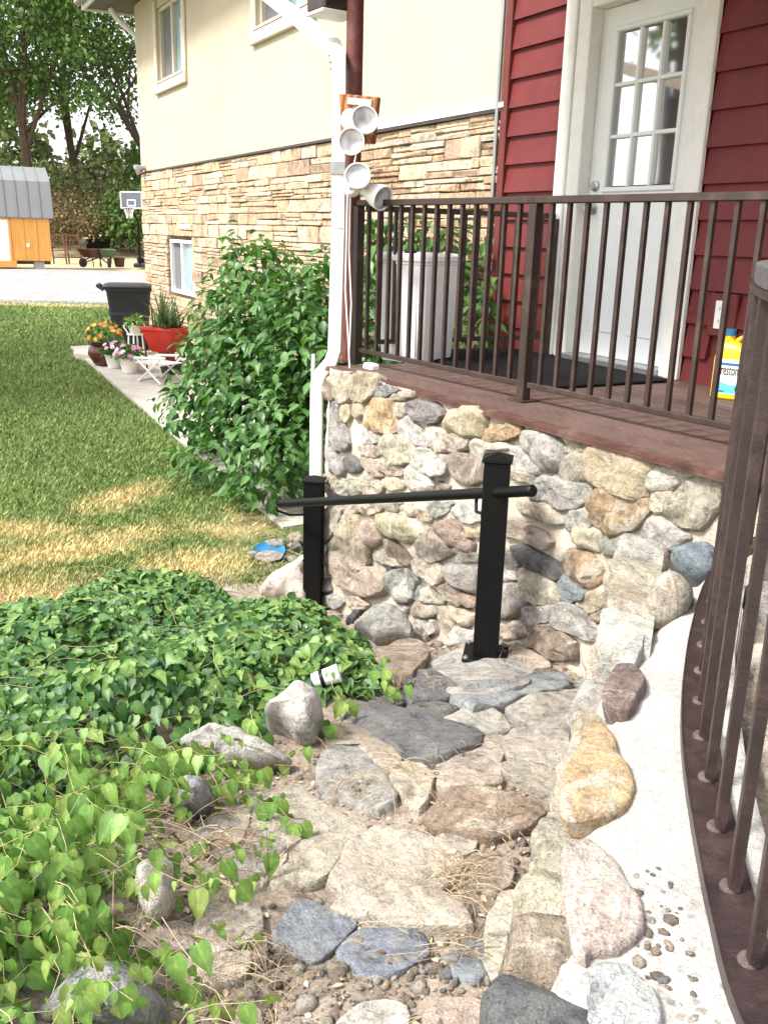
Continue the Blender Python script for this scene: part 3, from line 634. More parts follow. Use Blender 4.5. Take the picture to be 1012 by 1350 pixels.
mb = MB(); mb.lathe(fa(.215, .32, o1), n, [(0, .034), (.012, .032), (.02, .02), (.03, .018)], 16); mb.build('deadbolt', M['steel'], door, True)

# ------------------------------------------------------------------ porch
ZP = -.74
def rel(x, y, z): return Vector((x, y, z+CZ))
EA, EB = rel(-.30, 5.42, 0), rel(1.26, 2.93, 0)             # outer edge of the deck
eu = (EB-EA).normalized(); en = Vector((eu.y, -eu.x, 0)); en = en if en.dot(n) > 0 else -en
Wd = (EA-D).dot(n)
def fproj(p): return Vector((D.x, D.y, p.z)) + u*((p-D).dot(u))
deck = bpy.data.objects.new('porch_deck', None); COL.objects.link(deck); deck.location = EA; deck['kind'] = 'structure'
mb = MB()                                                  # floor boards run along the porch
nb = 9
fA, fB = fproj(EA), fproj(EB)
for i in range(nb):
    t0, t1 = i/nb+.004, (i+1)/nb-.004
    q = [EA.lerp(fA, t0), EB.lerp(fB, t0), EB.lerp(fB, t1), EA.lerp(fA, t1)]
    b = MB(); b.hexa([Vector((p.x, p.y, CZ+ZP-.035)) for p in q]+[Vector((p.x, p.y, CZ+ZP)) for p in q]); b.build('floor_board', M['floor'], deck)
mb = MB(); q = [EA-eu*.02, EB+eu*.3]; mb.box((q[0]+q[1])/2 + en*.03 + ZV*(ZP-.007), (q[1]-q[0])/2, en*.029, ZV*.006); mb.build('fascia_board', M['fascia'], deck)
mb = MB(); mb.box((q[0]+q[1])/2 + en*.03 + ZV*(ZP-.019), (q[1]-q[0])/2, en*.036, ZV*.005); mb.build('drip_moulding', M['fascia'], deck)
# door mats
def mat_(s0, s1, o0, o1, label):
    t = MB(); c = fa((s0+s1)/2, ZP+.009, (o0+o1)/2); t.bbox(c, u*(s1-s0)/2, n*(o1-o0)/2, ZV*.008, .004); o = t.build('door_mat', M['mat']); tag(o, label, 'door mat')
mat_(-.35, 1.22, .12, .98, 'black rectangular door mat in front of the white door')

def inplane(p): return Vector((p.x, p.y, 0))
def railing(pts, zt, zb, zfloor, label, nb_list, group, posts, mat, post_hw=.025, bal=.0095, top=(.022, .016), endcap=True):
    rl = thing('railing', pts[0]+ZV*(zfloor), label, 'railing', None)
    base_me = MB().box((0, 0, 0), (bal, 0, 0), (0, bal, 0), (0, 0, (zt-zb)/2)).mesh('baluster', M[mat])
    for (a, b), nbal in zip(zip(pts, pts[1:]), nb_list):
        d = (b-a); L = d.length; d.normalize(); sd_ = Vector((-d.y, d.x, 0)); rot = Matrix(((d.x, sd_.x, 0), (d.y, sd_.y, 0), (0, 0, 1))).to_4x4()
        mb = MB(); mb.bbox((a+b)/2+ZV*(zt), d*L/2, sd_*top[0], ZV*top[1], .004); mb.build('top_rail', M[mat], rl)
        mb = MB(); mb.bbox((a+b)/2+ZV*(zb), d*(L/2-.03), sd_*.013, ZV*.013, .003); mb.build('bottom_rail', M[mat], rl)
        for i in range(nbal):
            p = a + d*L*(i+1)/(nbal+1) + ZV*((zt+zb)/2)
            o = link('baluster', base_me, rl, Matrix.Translation(p) @ rot)
    for p in posts:
        mb = MB(); mb.bbox(p+ZV*((zt-.016+zfloor)/2), eu*post_hw, en*post_hw, ZV*((zt-.016-zfloor)/2), .004); po = mb.build('post', M[mat], rl)
        mb = MB(); mb.bbox(p+ZV*(zfloor+.004), eu*.055, en*.055, ZV*.004, .002); mb.build('foot_plate', M[mat], po)
    return rl
RA, RB, RC = rel(-.19, 5.58, 0), rel(.645, 4.40, 0), rel(1.33, 3.42, 0)
RB = RA + (RC-RA)*((RB-RA).dot((RC-RA).normalized())/(RC-RA).length)
RC2 = RA + (RC-RA)*1.22
railing([RA, RB, RC2], .165, -.66, ZP, 'brown steel railing along the outer edge of the porch', [13, 16], None, [RA, RB], 'brownmetal')
RW = fproj(RA) + n*.06 - u*.02
railing([RA + (RW-RA).normalized()*.05, RW], .14, -.62, ZP, 'brown steel railing across the far end of the porch, behind the white bin', [13], None, [RW], 'brownmetal', .026)

# white lidded bin on the porch
bp = at_z(549, 478, CZ+ZP); bp = Vector((bp.x, bp.y, CZ+ZP)) + Vector((.0, .16, 0))
t = thing('waste_bin', bp, 'tall white plastic bin with lid standing behind the porch railing', 'bin')
bd = (u*.8 + Vector((.6, 0, 0))).normalized(); bs = Vector((-bd.y, bd.x, 0))
def rrect(c, ax, ay, r, k=4):
    pts = []
    for sx_, sy_, a0 in ((1, 1, 0), (-1, 1, 90), (-1, -1, 180), (1, -1, 270)):
        for i in range(k+1):
            a = math.radians(a0+90*i/k); pts.append(c + ax.normalized()*(sx_*(ax.length-r)+math.cos(a)*r) + ay.normalized()*(sy_*(ay.length-r)+math.sin(a)*r))
    return pts
def loft(loops, cap=True):
    mb = MB(); nn = len(loops[0]); vs = [p for l in loops for p in l]; fs = []
    for i in range(len(loops)-1):
        for k_ in range(nn): fs.append((i*nn+k_, i*nn+(k_+1) % nn, (i+1)*nn+(k_+1) % nn, (i+1)*nn+k_))
    if cap: fs.append(tuple(range(nn))[::-1]); fs.append(tuple(range((len(loops)-1)*nn, len(loops)*nn)))
    return mb.add(vs, fs)
lv = [(0, .155, .17), (.015, .16, .175), (.3, .172, .187), (.57, .183, .198), (.575, .188, .203), (.59, .188, .203)]
M['bin'] = paint('white_bin_plastic', (.9, .9, .92), .4, .3, .02, 6, .02)
loft([rrect(bp+ZV*h, bd*a, bs*b, .04) for h, a, b in lv]).build('body', M['bin'], t, True)
for kk in range(-2, 3):
    mb = MB(); mb.box(bp - bs*.183 + bd*(kk*.055) + ZV*.29, bd*.008, bs*.012, ZV*.24); mb.build('rib', M['bin'], t)
lid = loft([rrect(bp+ZV*h, bd*a, bs*b, .045) for h, a, b in [(.591, .193, .208), (.595, .198, .213), (.622, .198, .213), (.634, .186, .2), (.64, .15, .165)]]).build('lid', M['bin'], t, True)
mb = MB(); mb.bbox(bp - bs*.17 + bd*.05 + ZV*.644, bd*.035, bs*.018, ZV*.008, .004); mb.build('latch', M['black_plastic'], lid)

# yellow jug by the wall
jp = fa(1.74, ZP, .22); t = thing('coolant_jug', jp, 'yellow plastic jug with printed white label and blue cap beside the red wall', 'jug')
ju = (u*.7 + Vector((.714, -.1, 0))).normalized(); jn = Vector((ju.y, -ju.x, 0)); jn = jn if jn.dot(n) > 0 or jn.y < 0 else -jn
H = .30
loft([rrect(jp+ZV*h+ju*sh, ju*a, jn*b, .03) for h, a, b, sh in [(0, .085, .05, 0), (.01, .095, .06, 0), (.2, .095, .06, 0), (.235, .09, .057, 0), (.27, .06, .045, -.02), (.29, .026, .026, -.04), (.31, .024, .024, -.04)]]).build('body', M['yellow'], t, True)
mb = MB(); mb.lathe(jp+ZV*.311-ju*.04, ZV, [(0, .027), (.028, .026), (.03, .02)], 16); mb.build('cap', M['blue'], t)
mb = MB(); mb.tube([jp+ZV*.285-ju*.005, jp+ZV*.305+ju*.02, jp+ZV*.275+ju*.065, jp+ZV*.22+ju*.088], .014, 8); mb.build('handle', M['yellow'], t, True)
mb = MB(); mb.box(jp+jn*.0615+ZV*.115, ju*.084, jn*.001, ZV*.085); lb = mb.build('label', M['labelwhite'], t)
mb = MB(); c = jp+jn*.0635; mb.add([c-ju*.08+ZV*.035, c+ju*.03+ZV*.035, c+ju*.065+ZV*.085, c+ju*.0+ZV*.075, c-ju*.08+ZV*.1], [(0, 1, 2, 3, 4)]); mb.build('label_swoosh', M['cyan'], lb)
mb = MB(); mb.lathe(jp+jn*.064+ZV*.06+ju*.05, jn, [(0, .022), (.0012, .022)], 16); mb.build('label_picture', M['ink'], lb)
mb = MB(); mb.box(jp+jn*.0635+ZV*.0435-ju*.04, ju*.02, jn*.0006, ZV*.004); mb.box(jp+jn*.0635+ZV*.177, ju*.05, jn*.0006, ZV*.006); mb.build('label_stripe', M['blue'], lb)
fc = bpy.data.curves.new('lettering', 'FONT'); fc.body = 'Prestone'; fc.size = .058; fc.align_x = 'CENTER'; fc.extrude = .0004; fc.materials.append(M['ink'])
fo = link('lettering', fc, None, Matrix.Translation(jp+jn*.0645+ZV*.125-ju*.008) @ Matrix(((ju.x, 0, jn.x), (ju.y, 0, jn.y), (0, 1, 0))).to_4x4() @ Matrix.Diagonal((.56, 1.25, 1, 1)))
fo.parent = lb; fo.matrix_parent_inverse = wmat(lb).inverted()
bpy.context.view_layer.update(); dg = bpy.context.evaluated_depsgraph_get(); lme = bpy.data.meshes.new_from_object(fo.evaluated_get(dg)); lmw = fo.matrix_basis.copy(); bpy.data.objects.remove(fo)
lme.materials.clear(); lme.materials.append(M['ink']); link('lettering', lme, lb, lmw)

# porch post, porch roof, downspout, floodlights
pp = at_z(457, 480, CZ+ZP); pp = rel(-.235, 5.66, 0)
t = thing('porch_post', pp+ZV*ZP, 'round maroon steel post at the porch corner', 'post')
mb = MB(); mb.lathe(pp+ZV*(ZP-.0), ZV, [(0, .07), (.012, .07), (.013, .047), (2.3, .047)], 16); mb.build('shaft', M['post_maroon'], t, True)
mb = MB(); mb.bbox(pp+ZV*(ZP+2.32), eu*.07, en*.07, ZV*.015, .004); mb.build('cap_plate', M['post_maroon'], t)
rf = thing('porch_roof', pp+ZV*1.5, 'porch roof with dark gutter end above the maroon post', 'roof')
ra = pp + en*.30 - eu*.02; rb = ra + eu*4.2; ha = fproj(ra); hb = fproj(rb)
mb = MB(); mb.add([ra+ZV*1.6, rb+ZV*1.6, hb+ZV*2.05, ha+ZV*2.05, ra+ZV*1.72, rb+ZV*1.72, hb+ZV*2.17, ha+ZV*2.17], [(3,2,1,0),(4,5,6,7),(0,1,5,4),(1,2,6,5),(2,3,7,6),(3,0,4,7)]); mb.build('roof_deck', M['soffit'], rf)
g0 = at_d(438, 8, 5.72); gg = g0
mb = MB(); mb.bbox(ra+eu*2.1+en*.07+ZV*1.62, eu*2.1, en*.06, ZV*.07, .012); mb.build('gutter', M['brownmetal'], rf)
# end of the low gutter and its bracket that shows beside the post
mb = MB(); mb.bbox(gg+ZV*.16, eu*.1, en*.11, ZV*.2, .015); mb.build('gutter_end', M['brownmetal'], rf); mb = MB(); mb.bbox(gg-ZV*.045, eu*.105, en*.115, ZV*.008, .003); mb.build('gutter_lip', M['offwhite'], rf)

t = thing('downspout', at_d(445, 300, 5.52), 'white metal downspout running diagonally then down beside the porch post', 'downspout')
pts = [at_d(338, -18, 8.3), at_d(395, 26, 7.0), at_d(441, 64, 5.75), at_d(447, 78, 5.58), at_d(447, 98, 5.54), at_d(446, 300, 5.52), at_d(441, 462, 5.5), at_d(436, 478, 5.48), at_d(423, 492, 5.47), at_d(418, 506, 5.47), at_d(416, 690, 5.47)]
def rpath(pts, hw, hd, name, mat, par):
    loops = []; m = len(pts)
    for i, p in enumerate(pts):
        d = (pts[min(i+1, m-1)]-pts[max(i-1, 0)]).normalized(); a = eu - d*eu.dot(d); a = (Vector((1, 0, 0)) - d*d.x).normalized(); b = d.cross(a); loops.append(rrect(p, a*hw, b*hd, .009, 2))
    return loft(loops).build(name, mat, par, True)
rpath(pts[:3], .036, .045, 'diagonal_run', M['white'], t)
rpath(pts[2:6]+[pts[6]], .038, .036, 'upper_run', M['white'], t); rpath(pts[5:6]+pts[6:], .038, .036, 'lower_run', M['white'], t)
for f in (.0, .25, .5, .75):
    p = pts[2].lerp(pts[4], f); mb = MB(); mb.bbox(p, Vector((.043, 0, 0)), Vector((0, .041, 0)), ZV*.006, .003); mb.build('crimp', M['white'], t)
p = at_d(446, 222, 5.52); mb = MB(); mb.bbox(p, Vector((.042, 0, 0)), Vector((0, .04, 0)), ZV*.035, .004); mb.build('strap', M['steel'], t)
t = thing('pvc_pipe', at_d(413, 470, 5.6), 'thin white upright plastic pipe beside the downspout elbow', 'pipe')
mb = MB(); mb.tube([at_d(413, 467, 5.6), at_d(411, 690, 5.6)], .012, 8); mb.build('tube', M['white'], t)

def floods(d, board, heads, label, up=None):
    c = at_d(*board['c'], d); hw, hh = board['hw'], board['hh']; t = thing('flood_light', c, label, 'flood light')
    fx = (Vector((.93, -.37, 0))).normalized(); fy = Vector((-.37, -.93, 0)).normalized()
    if board['wood']:
        mb = MB(); tl = board['tilt']; ax = (fx*math.cos(tl)+ZV*math.sin(tl)); az = (-fx*math.sin(tl)+ZV*math.cos(tl)); mb.bbox(c, ax*hw, fy*.018, az*hh, .004); bo = mb.build('backboard', M['wood'], t)
        mb = MB(); mb.bbox(c+fy*.022+az*hh*.72+ax*hw*.1, ax*hw*.62, fy*.003, az*.018, .002); mb.build('strap', M['steel'], bo)
    jb = at_d(*board['j'], d-.06); mb = MB(); mb.lathe(jb-fy*.02, fy, [(0, .055), (.03, .055), (.05, .04), (.055, .01)], 20); mb.build('junction_box', M['white'], t, True)
    for (px, py, dd, ax_, R_, ln) in heads:
        f = at_d(px, py, d-dd); a = (RT*ax_[0]+UP*ax_[1]-fw*ax_[2]).normalized()
        mb = MB(); back = f - a*ln
        mb.lathe(back, a, [(0, .022), (.012, .032), (ln*.38, .036), (ln*.5, R_*.72), (ln*.72, R_*.93), (ln*.93, R_), (ln, R_*.99), (ln, R_*.9), (ln*.93, R_*.87)], 24, False); hd = mb.build('lamp_head', M['white'], t, 'full')
        hd.data.set_sharp_from_angle(angle=math.radians(50))
        mb = MB(); mb.lathe(f-a*.012, a, [(0, R_*.97), (.004, R_*.97), (.004, R_*.86), (0, R_*.86)], 24, False); mb.build('rim', M['tan_metal'], hd)
        mb = MB(); mb.lathe(back, a, [(ln*.86, .001), (ln*.87, R_*.5), (ln*.9, R_*.84), (ln*.905, R_*.88)], 24, False); mb.build('lens', M['lampglass'], hd, 'full')
        mb = MB(); mb.tube([jb+fy*.03, (jb+back)/2+fy*.03, back+a*.01], .018, 8); mb.build('arm', M['white'], t, True); mb = MB(); mb.lathe((jb+back)/2+fy*.03-RT*.022, RT, [(0, .014), (.006, .022), (.038, .022), (.044, .014)], 12); mb.build('swivel', M['steel'], t, True)
floods(5.48, dict(c=(471, 157), hw=.118, hh=.118, tilt=-.1, wood=True, j=(462, 158)), [(481, 157, .2, (.28, -.12, 1), .074, .17), (463, 186, .22, (-.05, -.35, 1), .070, .17)], 'pair of white flood lamps on a square wooden board high on the porch post')
floods(5.48, dict(c=(464, 240), hw=.05, hh=.08, tilt=0, wood=False, j=(463, 246)), [(471, 231, .22, (-.06, .02, 1), .071, .17), (505, 262, .17, (.8, -.62, .65), .068, .19)], 'lower pair of white flood lamps on the porch post just above the railing')
t = thing('electric_cord', at_d(462, 300, 5.45), 'thin white cord hanging down the post and looping over the stone wall', 'cord')
mb = MB(); mb.tube([at_d(470, 200, 5.4), at_d(467, 216, 5.4), at_d(462, 240, 5.41), at_d(460, 330, 5.42), at_d(463, 400, 5.42), at_d(460, 470, 5.4), at_d(462, 505, 5.3), at_d(465, 560, 5.28), at_d(465, 605, 5.28), at_d(458, 628, 5.28), at_d(446, 631, 5.28), at_d(436, 620, 5.28), at_d(431, 590, 5.28), at_d(434, 530, 5.29), at_d(441, 492, 5.33)], .0045, 6); mb.build('cord', M['white'], t, True)
mb = MB(); mb.tube([at_d(458, 250, 5.4), at_d(457, 300, 5.41), at_d(455, 380, 5.42), at_d(460, 466, 5.4)], .0045, 6); mb.build('cord', M['white'], t, True)
mb = MB(); mb.bbox(at_d(468, 556, 5.27), Vector((.016, 0, 0)), Vector((0, .012, 0)), ZV*.06, .005); mb.build('connector', M['white'], t)
p = at_d(489, 484, 5.36); t = thing('junction_box', p, 'small white box lying on the wall top at the porch corner', 'box'); mb = MB(); mb.bbox(p, eu*.05, en*.03, ZV*.022, .01); mb.build('casing', M['white'], t)

# ------------------------------------------------------------------ stone wall under the porch
WA, WB = rel(-.335, 5.34, 0), rel(1.20, 3.02, 0)
wu = (WB-WA).normalized(); wn = Vector((wu.y, -wu.x, 0)); wn = wn if wn.dot(n) > 0 else -wn
wnb = (wn + ZV*.05).normalized()                     # slight batter
WP = WA + ZV*(-.762)
pw = bpy.data.objects.new('stone_wall', None); COL.objects.link(pw); pw.location = WA + ZV*(-2.2)
tag(pw, 'rubble stone wall with pale mortar under the porch, rounded tan, grey and orange stones', 'stone wall')
def onwall(px, py): return at_plane(px, py, WP, wnb)
Lw = (WB-WA).length
def wall_sheet():
    nx, nz = 110, 60; V = []; 
    vax = (ZV - wnb*wnb.z).normalized()
    for j in range(nz+1):
        for i in range(nx+1):
            s_ = -.0 + (Lw+.25)*i/nx; h = -1.55*j/nz + .02
            p = WP + wu*s_ + vax*h
            f = noise.fractal(Vector((s_*7, h*7, 3)), 1, 2, 5)*.016 + noise.noise(Vector((s_*2, h*2, 9)))*.012
            V.append(p + wnb*(f-.003))
    Fc = [(j*(nx+1)+i, j*(nx+1)+i+1, (j+1)*(nx+1)+i+1, (j+1)*(nx+1)+i) for j in range(nz) for i in range(nx)]
    m = MB(); m.add(V, Fc)
    m.build('mortar', M['mortar'], pw, 'full')
    m = MB(); q = [WA, fproj(WA)]                      # the short end face, round the corner
    V = []
    for j in range(24):
        for i in range(25):
            p = WA.lerp(fproj(WA)-n*-.05, i/24) + ZV*(-.81-1.6*j/23); V.append(p + (-wu)*(noise.noise(p*4)*.02-.01) + wnb*(.0 if i else -.004))
    m.add(V, [(j*25+i, j*25+i+1, (j+1)*25+i+1, (j+1)*25+i) for j in range(23) for i in range(24)]); m.build('end_mortar', M['mortar'], pw, 'full')
wall_sheet()
_ = None
CR = dict(A=(410, 470, 5.06), B=(580, 500, 5.06), C=(760, 560, 5.06), D=(410, 650, 5.06), E=(560, 680, 5.06), F=(740, 720, 5.06), G=(400, 900, 2.891), H=(180, 900, 3.373), K=(150, 1080, 3.748), J=(400, 1080, 3.748), I=(640, 1080, 3.748), Q=(690, 840, 4.048), L=(300, 690, 3.892), Z=(0, 880, 2.872), P=(0, 0, 1))
def px(crop, s_):
    x0, y0, k_ = CR[crop]; v_ = [float(q) for q in s_.replace(';', ' ').replace(',', ' ').split()]
    return [(x0+v_[i]/k_, y0+v_[i+1]/k_) for i in range(0, len(v_), 2)]
WS = '''A tan 120,150 170,105 245,110 265,200 255,290 210,315 165,270 150,210
A brown 95,200 120,150 150,210 165,270 140,300 100,270
A yellow 275,130 330,110 430,120 450,180 430,260 370,310 310,290 285,220
A violet 445,210 500,190 580,205 590,235 540,250 500,280 450,275
A olive 515,285 560,245 640,230 700,235 710,270 640,300 570,295
A orange 385,330 430,280 550,290 560,340 600,430 600,500 530,510 440,490 400,470 385,400
A cream 555,310 600,300 655,310 660,370 640,410 600,415 570,370
A violet 655,310 740,295 850,320 900,370 870,430 800,445 710,400 670,360
B yellow 10,310 60,220 140,185 230,185 320,230 300,330 280,385 180,385 90,360
A grey 135,310 200,320 210,430 250,500 270,560 250,620 180,620 120,560 130,430
A yellow 205,330 250,320 270,400 240,440 210,420
A tan 285,310 340,320 370,380 340,420 290,410
A lgrey 610,430 650,400 700,430 760,500 800,590 760,610 700,570 640,550 610,510
A palecream 770,470 850,470 900,500 930,620 900,655 830,620 790,550
A lgrey 345,500 400,485 470,510 480,570 420,590 350,585
A cream 480,600 510,540 600,515 680,570 720,610 700,700 620,720 540,690 490,640
A pink 330,600 400,590 475,600 480,650 430,675 350,650
A lgrey 715,640 760,615 850,640 925,665 910,780 840,790 760,770 710,720
A tan 330,670 380,650 440,700 490,790 460,810 390,770 340,730
A pink 445,690 520,680 630,740 620,790 560,800 480,760
A white 625,770 680,720 760,750 830,860 810,900 690,900 640,840
A grey 100,590 180,640 230,750 210,800 150,770 105,690
A dgrey 215,680 290,660 340,720 330,770 270,780 225,740
A olive 200,890 250,810 330,840 365,890 350,920 240,930
A grey 90,850 180,850 220,890 150,935 100,900
A tan 490,820 560,800 630,830 620,880 560,900 510,860
A tan 90,780 200,790 230,830 180,850 100,840
A cream 340,800 430,800 490,850 480,910 370,920 345,860
A brown 840,830 930,860 920,890 840,895
B cream 50,400 90,370 170,375 205,400 180,480 80,490
B brown 75,510 160,490 260,530 300,610 290,680 200,710 120,660 80,600
B rust 295,360 370,310 480,285 550,320 540,370 450,405 350,420 300,395
B palecream 195,430 240,390 330,410 450,420 500,470 310,480 305,570 250,520 205,480
B lgrey 480,470 540,450 600,530 690,600 660,640 560,620 490,570
B tan 475,590 560,620 650,650 620,695 560,680 480,650
B lgrey 545,360 650,330 780,380 840,490 800,600 700,610 620,540 560,440
B tan 820,460 880,410 1000,420 1012,470 920,485 850,490
P olive 738,628 748,600 762,596 778,600 776,632 762,636 745,638
C yellow 90,190 170,140 330,170 470,210 540,260 480,340 480,490 400,480 250,430 170,390 90,330
B lgrey 630,720 700,640 820,660 900,690 1012,700 1000,780 930,850 860,865 740,820 640,780
B cream 525,810 600,780 740,830 850,880 850,950 740,970 620,920 540,870
B lgrey 860,960 880,880 960,860 1012,840 1020,1000 870,1010
C white 475,350 550,280 700,260 840,290 830,330 720,370 640,440 590,440 530,450 490,420
C cream 510,460 590,445 650,450 640,500 580,585 510,570
C olive 590,590 660,490 720,390 850,340 980,400 970,530 900,620 840,710 740,690 630,640
C orange 85,600 110,500 190,410 330,450 480,490 500,570 430,640 400,690 280,725 170,690
C lgrey 416,660 480,605 590,630 700,695 760,740 690,810 620,840 520,790 440,730
C grey 170,780 220,740 350,740 480,800 500,850 440,950 370,920 280,880 200,870
C cream 0,690 80,650 165,700 170,850 90,830 0,790
C brown 505,870 560,830 620,850 595,940 560,1000 510,960
F tan 305,230 320,90 450,110 600,190 600,300 540,420 490,470 420,430 340,330
F orange 5,120 50,20 200,40 280,150 280,230 180,280 100,220 30,170
F bluegrey 0,240 40,190 110,260 180,300 150,350 60,370 0,350
F tan 100,370 200,300 290,310 300,380 250,430 190,440
F grey 280,430 310,390 410,470 400,520 300,510
F brown 205,450 270,425 270,500 220,510
E dgrey 590,210 690,200 800,260 910,330 930,400 860,430 750,380 650,310
E tan 640,480 690,360 800,410 900,480 910,570 800,595 700,570
E pink 630,370 660,340 690,370 670,400 640,400
E grey 500,460 620,450 690,590 650,650 590,690 500,680
E grey 665,620 700,600 830,600 850,700 760,720 690,710
P grey 724,803 735,795 760,797 778,812 788,827 811,833 808,843 789,847 760,837 735,825
E brown 690,760 720,725 850,720 940,780 1012,850 1000,950 900,970 800,910 720,850
E cream 490,700 560,680 680,720 690,780 640,820 500,820
E pink 655,860 700,835 730,860 710,890 660,885
E grey 120,350 200,315 360,340 350,500 290,500 180,450 130,400
E brown 105,480 150,450 240,490 340,540 340,600 280,590 180,560
E olive 0,480 40,480 140,570 120,590 30,580 0,560
D brown 670,770 720,710 830,740 850,800 820,830 700,830
E tan 160,600 260,610 340,650 330,720 260,740 190,680
E white 165,830 220,720 330,770 330,850 200,865
E tan 95,610 140,600 210,720 180,800 120,700
E red 90,60 180,20 250,70 260,130 330,170 320,240 240,210 170,190 120,130
D pink 740,330 790,240 860,270 950,370 940,420 830,455 760,430
B lgrey 90,880 160,810 290,850 290,940 190,960
E yellow 250,120 290,80 375,100 370,150 270,150
E cream 200,220 250,210 360,260 360,310 270,290
D yellow 185,270 220,150 330,160 380,340 400,440 350,480 230,400 190,350
D olive 110,440 180,240 190,390 180,550 130,520
D pink 180,400 230,400 400,500 500,480 520,620 470,670 350,680 250,630 200,560 180,500
D red 335,200 440,180 500,250 480,340 430,360 380,340 340,270
D yellow 450,150 530,130 700,180 760,240 740,310 640,330 520,280 470,200
D brown 500,300 560,320 640,380 700,460 640,480 520,400
D cream 430,400 500,370 560,420 640,480 590,490 480,470 440,440
D grey 530,570 580,500 680,520 720,600 690,720 600,720 540,660
D bluegrey 680,640 720,615 800,650 800,700 760,730 700,700
D olive 780,700 830,650 900,710 890,740 810,745
D dgrey 490,480 560,490 530,570 500,560
D cream 700,450 760,430 880,480 890,580 850,605 760,560 710,500
D olive 130,80 220,100 230,160 170,270 110,320 110,200
D tan 190,80 320,70 310,140 280,150 230,130
D cream 320,80 470,60 480,110 430,140 340,130
D olive 490,60 610,60 590,130 530,120
D cream 600,90 670,60 700,130 690,160 620,150
D grey 800,70 870,50 960,60 930,130 850,170 810,130
D grey 80,690 150,670 240,720 190,760 90,750
D tan 240,690 330,690 400,740 370,780 300,770
D dgrey 70,580 130,570 150,650 80,660
D tan 702,110 770,110 830,170 800,200 720,160
D rust 75,300 130,300 110,335 80,330
D white 550,740 600,715 660,760 640,800 580,780
D white 700,860 830,840 840,930 780,940
E pink 545,60 600,10 690,50 800,110 850,180 800,220 680,170 560,130
E grey 520,215 590,250 640,340 560,330 520,290
E lgrey 515,360 600,370 620,430 515,445
F bluegrey 200,680 250,650 340,690 380,740 350,830 260,800 230,740
F grey 441,520 480,475 530,540 510,580 450,600
F olive 300,640 420,590 440,640 400,690 350,690'''
WC = dict(cream=(.66,.59,.48), tan=(.56,.48,.38), olive=(.49,.46,.37), orange=(.58,.4,.24), grey=(.42,.405,.385), dgrey=(.2,.2,.2), lgrey=(.6,.585,.56), violet=(.33,.315,.34),
          brown=(.38,.305,.245), pink=(.56,.45,.39), white=(.72,.69,.64), bluegrey=(.37,.4,.42), yellow=(.62,.53,.37), red=(.42,.31,.27), palecream=(.68,.62,.53), rust=(.5,.33,.21))
WC = {k_: tuple((v_*.9 + b_*.1)*.86 for v_, b_ in zip(c_, (.58, .54, .47))) if k_ not in ('dgrey',) else c_ for k_, c_ in WC.items()}
for i, ln in enumerate(WS.split('\n')):
    cr, cn, rest = ln.split(' ', 2); P_ = px(cr, rest); pts = [onwall(*q) for q in P_]
    c = sum(pts, Vector())/len(pts); pts = [c + (p-c)*1.13 for p in pts]
    sz = math.sqrt(max((p-c).length for p in pts)*min((p-c).length for p in pts))
    r = random.Random(i*3+1); h = min(.05, .2*sz + .014)*r.uniform(.75, 1.3)
    low = 1 if c.z-CZ < -1.5 else 0
    fl = r.random() < .55; hh = h*(1.2 if low else 1)*(.8 if fl else 1.0)
    nv = wnb + ZV*(r.uniform(-.25, .12) if low else r.uniform(-.12, .12)) + wu*r.uniform(-.12, .12)
    rock('stone', pts, nv, hh, vary(WC.get(cn) or C_[cn], i), i, pw, 'rock' if cn not in ('dgrey', 'violet', 'bluegrey', 'slate') else 'slate', flat=fl, sink=.05, nr=30, rough=2.1 if fl else 1.6, cut=r.uniform(.1, .2))
for j in range(11):                                  # stones of the end face round the corner
    r = random.Random(j+60); c = WA - eu*.0 + (fproj(WA)-WA)*r.uniform(.05, .5) + ZV*(-.95-.11*j); q = -wu; hx = r.uniform(.08, .15); hz = r.uniform(.06, .09)
    pts = [c + n*(-hx*math.cos(a)) + ZV*hz*math.sin(a) for a in [k_*math.pi/4+.2 for k_ in range(8)]]
    rock('stone', pts, -wu, .05, vary(C_[r.choice(['tan', 'grey', 'cream', 'olive'])], j), j+300, pw, 'rock', flat=False)

